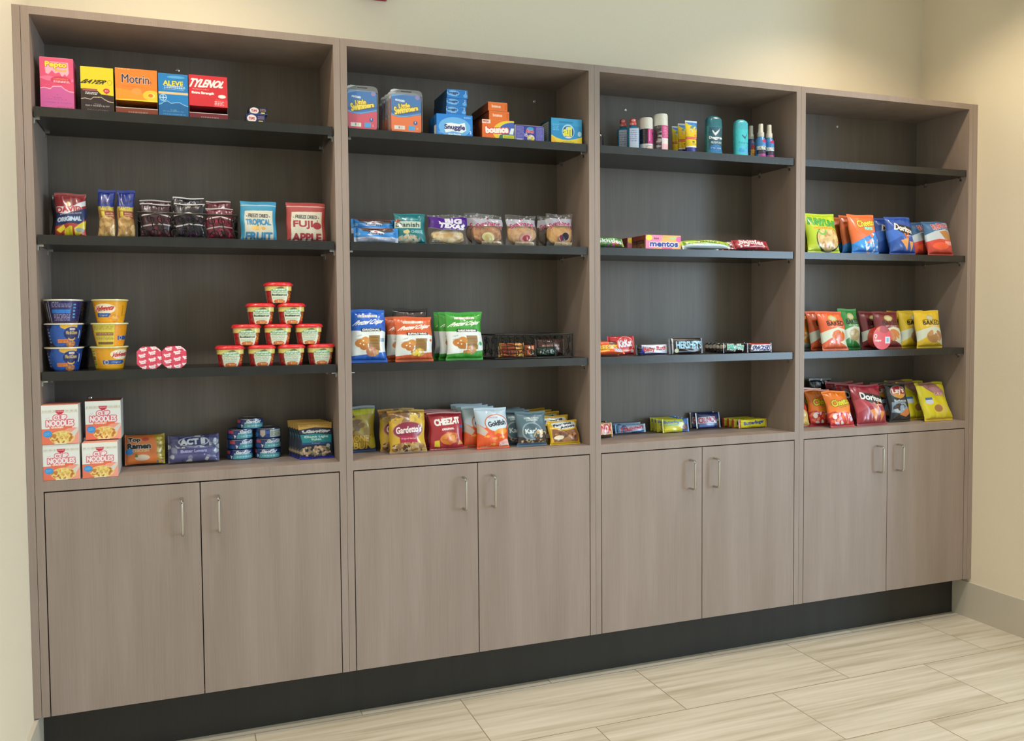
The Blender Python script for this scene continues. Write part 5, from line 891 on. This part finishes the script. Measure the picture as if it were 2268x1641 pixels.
GD = [('r', 0, .8, .4, 1, 'b8842c'), ('r', .4, .72, .7, 1, '8a6a48'), ('r', .66, .78, 1, 1, 'c89c3c'), ('f', .5, .8, .5, .18, ['c8a040', '8a6a44', 'd8b84c', '7a5a3c'], 22, .1, 5), ('e', .5, .52, .4, .19, '8e2440'), ('g', .5, .52, .42, .205, 'b08090', .93), ('r', .26, .22, .74, .4, 'b02848'), ('t', "Gardetto's", .52, .54, .7, .15, 'f4ece4', {'b': 1.1, 'rot': 3}), ('t', 'Original Recipe', .5, .33, .4, .045, 'f0d8d8', {'b': .5}), ('f', .5, .13, .5, .12, ['9a7448', 'c8a878', '5a3c28', 'd8bc90', 'b08850'], 60, .06, 6), ('r', 0, 0, 1, .04, '9a7a68')]
g = bag('snack_mix_bag', 862, 945, 908, S0, .075, .05, 'd8b030', GD, 'yellow snack mix bag with maroon oval, front one', lean=10, seed=152, group='snack mix bags'); dup(g, 'yellow and brown snack mix bag tucked behind the front one', (-.02, .058, .0), lean=8, rz=2)
CZ = [('r', 0, .965, 1, 1, 'd8a0a0'), ('p', [(0, .8), (1, .9), (1, .86), (0, .78)], 'b83038'), ('t', 'CHEEZ-IT', .52, .74, .74, .16, 'f0ece4', {'b': 1.8, 'rot': 4}), ('t', 'ORIGINAL', .52, .54, .36, .05, 'f0dcd4', {'b': .8, 'rot': 4}), ('e', .92, .6, .05, .035, '2a6aa8'), ('p', [(.3, .28), (.5, .46), (.82, .42), (.78, .2), (.56, .12)], 'd8742c'), ('f', .56, .28, .26, .15, ['e08838', 'd0682c', 'e89c48'], 16, .1, 5), ('p', [(.12, .1), (.14, .24), (.28, .26), (.28, .08)], 'd8c02c'), ('p', [(.8, .12), (.98, .14), (.88, .26)], 'd8a04c'), ('l', .05, .02, .5, .04, 1, 'e8c0b8')]
z_ = bag('cracker_bag', 951, 1028, 913, S0, .095, .04, 'aa2632', CZ, 'red cheese cracker bag, front of three', lean=11, seed=153, group='red cracker bags')
dup(z_, 'red cheese cracker bag, second of three', (-.004, .047, 0), lean=8); dup(z_, 'red cheese cracker bag, rearmost of three', (-.006, .095, .0), lean=3)
GF = [('p', [(0, 1), (0, .62), (.2, .5), (.5, .55), (1, .5), (1, 1)], 'bccfdc'), ('p', [(0, .62), (.3, .4), (.2, .3), (0, .4)], 'c8b8ac'), ('e', .6, .6, .38, .22, 'd86a38'), ('e', .6, .6, .35, .195, 'cfe0ea'), ('t', 'PEPPERIDGE FARM', .52, .74, .28, .04, 'b83a3a', {'b': .4}), ('t', 'Goldfish', .6, .6, .56, .12, '2a2c3c', {'b': 1.2, 'rot': 6}), ('p', [(.5, .4), (.62, .46), (.85, .48), (.94, .4), (.8, .32), (.6, .36), (.52, .32)], 'e8982c')] + \
     [q for cx, cy in ((.3, .29), (.55, .24), (.78, .26), (.5, .1)) for q in (('e', cx, cy, .06, .03, 'eca038'), ('p', [(cx - .05, cy), (cx - .1, cy + .03), (cx - .1, cy - .03)], 'eca038'))] + [('l', .1, .04, .4, .07, 1, 'f0d8cc'), ('p', [(.66, .14), (.9, .22), (1, .18), (1, .06), (.7, .08)], 'f0b8b0'), ('t', 'Cheddar', .82, .09, .3, .05, 'f4f0e8', {'b': .7, 'rot': 4})]
f0 = bag('fish_cracker_bag', 1057, 1129, 903, S0, .055, .045, 'e85a28', GF, 'white and orange fish shaped cracker bag, frontmost of its row', lean=13, seed=154, group='fish shaped cracker bags')
for k in range(3): dup(f0, 'white and orange fish shaped cracker bag, %s in its row' % ['second', 'third', 'rearmost'][k], (-.032 - .006 * k, .052 * (k + 1), .0), lean=10 - 3.5 * k)
KA = [('p', [(0, 0), (0, .3), (.3, .22), (.6, .3), (1, .42), (1, 0)], '2c2a2c'), ('e', .44, .42, .33, .26, '8fa0a8'), ('e', .44, .42, .29, .22, '4f6670'), ('t', 'RAISIN ALMOND', .5, .8, .5, .045, 'a8b8b8', {'b': .8}), ('t', 'CASHEW MIX', .5, .74, .4, .045, 'a8b8b8', {'b': .8}), ('t', "Kar's", .44, .43, .46, .13, 'd0dcdc', {'b': 1.2, 'rot': 2}), ('f', .75, .3, .25, .16, ['5a3c2c', 'c8a878', '2a2224', 'd8c8a8'], 18, .07, 5), ('f', .5, .14, .45, .06, ['a88458', '3a2c28', 'c8b088'], 20, .05, 6), ('r', 0, 0, 1, .1, '4a6a84')]
k0 = bag('trail_mix_bag', 1146, 1213, 912, S0, .055, .045, '55707c', KA, 'slate grey trail mix bag with pale oval, front one', lean=12, seed=155, group='slate grey trail mix bags')
for k in range(3): dup(k0, 'slate grey trail mix bag, %s in its row' % ['second', 'third', 'rearmost'][k], (-.042 + .0 * k, .052 * (k + 1), .0), lean=9 - 3 * k, rz=1 - 1 * k)
FA = [('p', [(.1, .86), (.3, .92), (.85, .9), (.95, .8), (.85, .62), (.4, .58), (.15, .7)], 'd4dcd8'), ('t', 'Famous', .46, .8, .6, .1, '1c2c4c', {'b': 1.2, 'rot': 8}), ('t', 'Amos', .62, .69, .5, .09, '1c2c4c', {'b': 1.2, 'rot': 8}), ('p', [(.1, .62), (.5, .52), (.9, .6), (.95, .3), (.9, .1), (.1, .1), (.05, .3)], '8a5c3c'), ('f', .5, .3, .42, .2, ['9a6a44', '5a3c28', 'b8845c', '6a4830'], 40, .08, 5), ('e', .25, .26, .16, .08, 'e8dcc0'), ('e', .55, .18, .14, .09, 'a87850')]
a0 = bag('cookie_bag', 1219, 1286, 930, S0, .042, .04, 'dcb222', FA, 'small yellow cookie bag, frontmost of its row', lean=24, seed=156, group='small yellow cookie bags', H=.092)
for k in range(4): dup(a0, 'small yellow cookie bag, %s in its row' % ['second', 'third', 'fourth', 'rearmost'][k], (-.016 * (k + 1) + (.012 if k > 2 else 0), .0495 * (k + 1), .0), lean=[16, 9, 4, 2][k], rz=[0, 2, -2, 3][k]).scale = (1, 1, [1.12, 1.2, 1.22, 1.24][k])

# ---- counter level, third cabinet: candy bars
bar('candy_bar', 1306, 1359, 939, S0, .125, .03, 'd8b878', [('t', 'TWIX', .52, .55, .8, .62, 'cc3038', {'b': 2, 'o': ('f2e6dc', 1.6), 'rot': 3}), ('r', 0, 0, 1, .18, '4a3424'), ('r', .9, 0, .94, 1, 'e8a838')], 'gold caramel biscuit bar with red lettering, against the divider', lean=12, seed=161, rz=4)
bar('candy_bar', 1304, 1345, 934, S0, .185, .022, '6a4a30', [('r', .5, .5, .8, .9, 'd8b878')], 'gold and brown bar behind the red lettered caramel biscuit bar', lean=6, seed=162)
MU = [('r', 0, 0, .12, 1, '7aa8d8'), ('e', .25, .5, .1, .4, '3a4c9c'), ('t', '3 Musketeers', .52, .56, .74, .5, 'c83044', {'b': 1.2, 'o': ('f0e8f0', .8), 'rot': 6}), ('p', [(.5, .02), (.9, .14), (.95, .26), (.5, .12)], '2a4ca8'), ('r', .93, 0, 1, 1, 'b8ccd8')]
m0 = bar('candy_bar', 1363, 1430, 941, S0, .205, .026, 'a4c4e8', MU, 'silver blue nougat bar with red slanted lettering, front one', lean=8, seed=163, group='silver blue nougat bars')
dup(m0, 'silver blue nougat bar tucked behind the front one', (-.006, .03, .004), lean=2)
BF = [('p', [(.72, 0), (.68, .3), (.78, .6), (.72, 1), (1, 1), (1, 0)], '4a80c8'), ('e', .82, .35, .12, .24, '7a4a50'), ('t', 'Butterfinger', .38, .74, .64, .24, '2a7ac4', {'b': .9}), ('r', .08, .5, .6, .58, '8ad0c0'), ('l', .3, .06, .62, .14, 1, '7ab0a0'), ('e', .62, .36, .04, .05, 'e0a04c')]
u_ = bar('candy_pack', 1468, 1526, 928, S0, .16, .022, 'e6e040', BF, 'pale yellow and blue peanut butter cup pack, front of its row', lean=7, seed=164, group='yellow peanut butter cup packs')
for k in range(3): dup(u_, 'yellow peanut butter cup pack, %s in its row' % ['second', 'third', 'rearmost'][k], (-.012, .024 * (k + 1), 0), lean=5)
bar('candy_bar', 1543, 1596, 915, S0, .21, .022, '262c70', [('r', 0, .68, 1, 1, '20265c'), ('p', [(.06, .3), (.08, .7), (.74, .74), (.8, .32)], 'dfdcec'), ('t', 'CRUNCH', .42, .52, .66, .32, 'cc4058', {'b': 1.6, 'rot': 2}), ('r', .1, .08, .7, .26, '7a90d0'), ('r', .8, .02, 1, .6, '5a3c34'), ('l', .8, .4, .96, .56, 2, 'a0b080'), ('r', 0, 0, .05, 1, 'd8d8d0')], 'navy crisped chocolate bar with red block lettering', lean=10, seed=165)
dup(bpy.context.scene.collection.objects[-1] if False else [o for o in C.objects if o.get('label', '').startswith('navy crisped')][0], 'navy crisped chocolate bar tucked behind the front one', (-.012, .026, 0), lean=6)
BG = [('e', .46, .5, .5, .7, 'e8e02c'), ('r', 0, 0, .06, 1, 'c83a2c'), ('r', .9, 0, 1, 1, 'd8b834'), ('t', 'Butterfinger', .5, .56, .7, .42, '2458a8', {'b': 1.1, 'rot': 4}), ('l', .4, .1, .8, .2, 1, 'a88a2c')]
q0 = bar('candy_bar', 1638, 1700, 928, S0, .150, .024, 'd8c42c', BG, 'bright yellow peanut butter bar with blue lettering, front of its row', lean=4, seed=166, group='bright yellow peanut butter bars')
for k in range(3): dup(q0, 'bright yellow peanut butter bar, %s in its row' % ['second', 'third', 'rearmost'][k], (-.012 - .005 * k, .027 * (k + 1), 0), lean=3, rz=1.5 * k)

# ---- counter level, fourth cabinet: chips
bag('corn_chip_bag', 1755, 1794, 893, S0, .10, .04, 'c0392c', [('p', [(0, 0), (.2, .4), (.6, .75), (1, .45), (.9, 0)], 'd8b45c'), ('f', .5, .2, .4, .18, ['c8a04c', 'e0c070'], 14, .1, 5), ('w', .06, .01, 1, 0, 0, 'a82c2c')], 'red and tan corn chip bag cut off by the left divider', lean=18, seed=171)
CC = [('w', .38, .03, 1, 0, 0, 'c83038'), ('f', .5, .24, .5, .2, ['d8402c', 'e8703c', 'f0e8e0', 'c82c34', 'e89058', 'd8c8e0'], 40, .07, 5), ('p', [(.2, .42), (.6, .52), (.95, .46), (.9, .38), (.3, .36)], 'e8842c'), ('t', 'Cheetos', .54, .66, .78, .17, 'dcd02c', {'b': 1.6, 'o': ('231c18', 1.7), 'rot': 8}), ('t', 'CRUNCHY', .62, .53, .46, .05, 'b87020', {'b': .8, 'rot': 8, 'o': ('e0a040', 1)}), ('r', 0, 0, 1, .07, 'b82c34')]
h0 = bag('cheese_puff_bag', 1840, 1892, 866, S0, .032, .045, 'ea7a22', CC, 'orange crunchy cheese snack bag, front one in the fourth cabinet', lean=20, seed=172, group='orange crunchy snack bags', wr=1.6, W=.125)
for k in range(2): dup(h0, 'orange crunchy cheese snack bag, %s behind the front one' % ['directly', 'farthest'][k], (-.042, .055 * (k + 1) + .01, .0), lean=15 - 4 * k, rz=-4)
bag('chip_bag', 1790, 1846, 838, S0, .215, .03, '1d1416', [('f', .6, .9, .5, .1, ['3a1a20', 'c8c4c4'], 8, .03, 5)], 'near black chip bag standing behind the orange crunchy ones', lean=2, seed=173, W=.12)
r0 = bag('tortilla_chip_bag', 1900, 1966, 852, S0, .03, .05, '9a2a3a', DOR('9a2a3a', 'b0404c', 'dc8840'), 'crimson tortilla chip bag with triangle chips, front one', lean=18, seed=174, group='crimson chip bags', wr=1.6)
for k in range(2): dup(r0, 'crimson tortilla chip bag, %s behind the front one' % ['directly', 'farthest'][k], (-.02, .068 * (k + 1), .0), lean=15 - 4 * k, rz=2)
LB = [('e', .5, .77, .36, .17, 'c9c4c0'), ('e', .5, .77, .34, .155, 'a82838'), ('p', [(.2, .72), (.8, .7), (.7, .62), (.5, .58), (.3, .63)], 'e0a048'), ('t', "Lay's", .5, .78, .56, .17, 'f0ece4', {'b': 1.6, 'rot': 3}), ('t', 'Barbecue', .5, .53, .56, .07, 'c4d4e0', {'b': .7}), ('p', [(.1, .5), (.7, .48), (.8, .3), (.4, .2), (.05, .25)], '8aa4bc'), ('f', .4, .34, .3, .12, ['c4d0e0', '6a4848', '9ab4cc', '3a3438'], 20, .08, 5), ('p', [(.35, .18), (.7, .32), (.95, .38), (.98, .24), (.7, .12)], 'd8824c')]
l0 = bag('potato_chip_bag', 1970, 2018, 849, S0, .07, .045, '26292e', LB, 'black barbecue chip bag with round red badge, front one', lean=13, seed=175, group='black chip bags', W=.115)
dup(l0, 'black barbecue chip bag tucked behind the front one', (-.03, .06, .0), lean=8)
LY = [('p', [(.1, 1), (.25, .8), (.6, .62), (.85, .68), (.75, .85), (.6, 1)], 'a07068'), ('p', [(.3, .82), (.6, .64), (.9, .66), (.85, .78), (.55, .86)], 'b8848c'), ('t', "LAY'S", .68, .66, .36, .09, 'd8b8b8', {'b': 1.2, 'o': ('b02c3c', 1.4), 'rot': -8}), ('e', .25, .48, .12, .075, 'c8d0e0'), ('r', .14, .52, .36, .58, '3a70a8'), ('e', .62, .28, .2, .12, 'dcc85c'), ('e', .48, .3, .13, .09, 'a87848'), ('w', .08, .01, 1, 0, 0, 'd8b830')]
y0_ = bag('potato_chip_bag', 2048, 2110, 847, S0, .035, .042, 'd8cc22', LY, 'bright yellow potato chip bag at the far right, front of three', lean=20, seed=176, group='bright yellow chip bags', wr=1.5)
dup(y0_, 'bright yellow potato chip bag, second of three', (-.04, .068, .0), lean=18, rz=1); dup(y0_, 'bright yellow potato chip bag, rearmost of three', (-.05, .13, .0), lean=14, rz=-1)
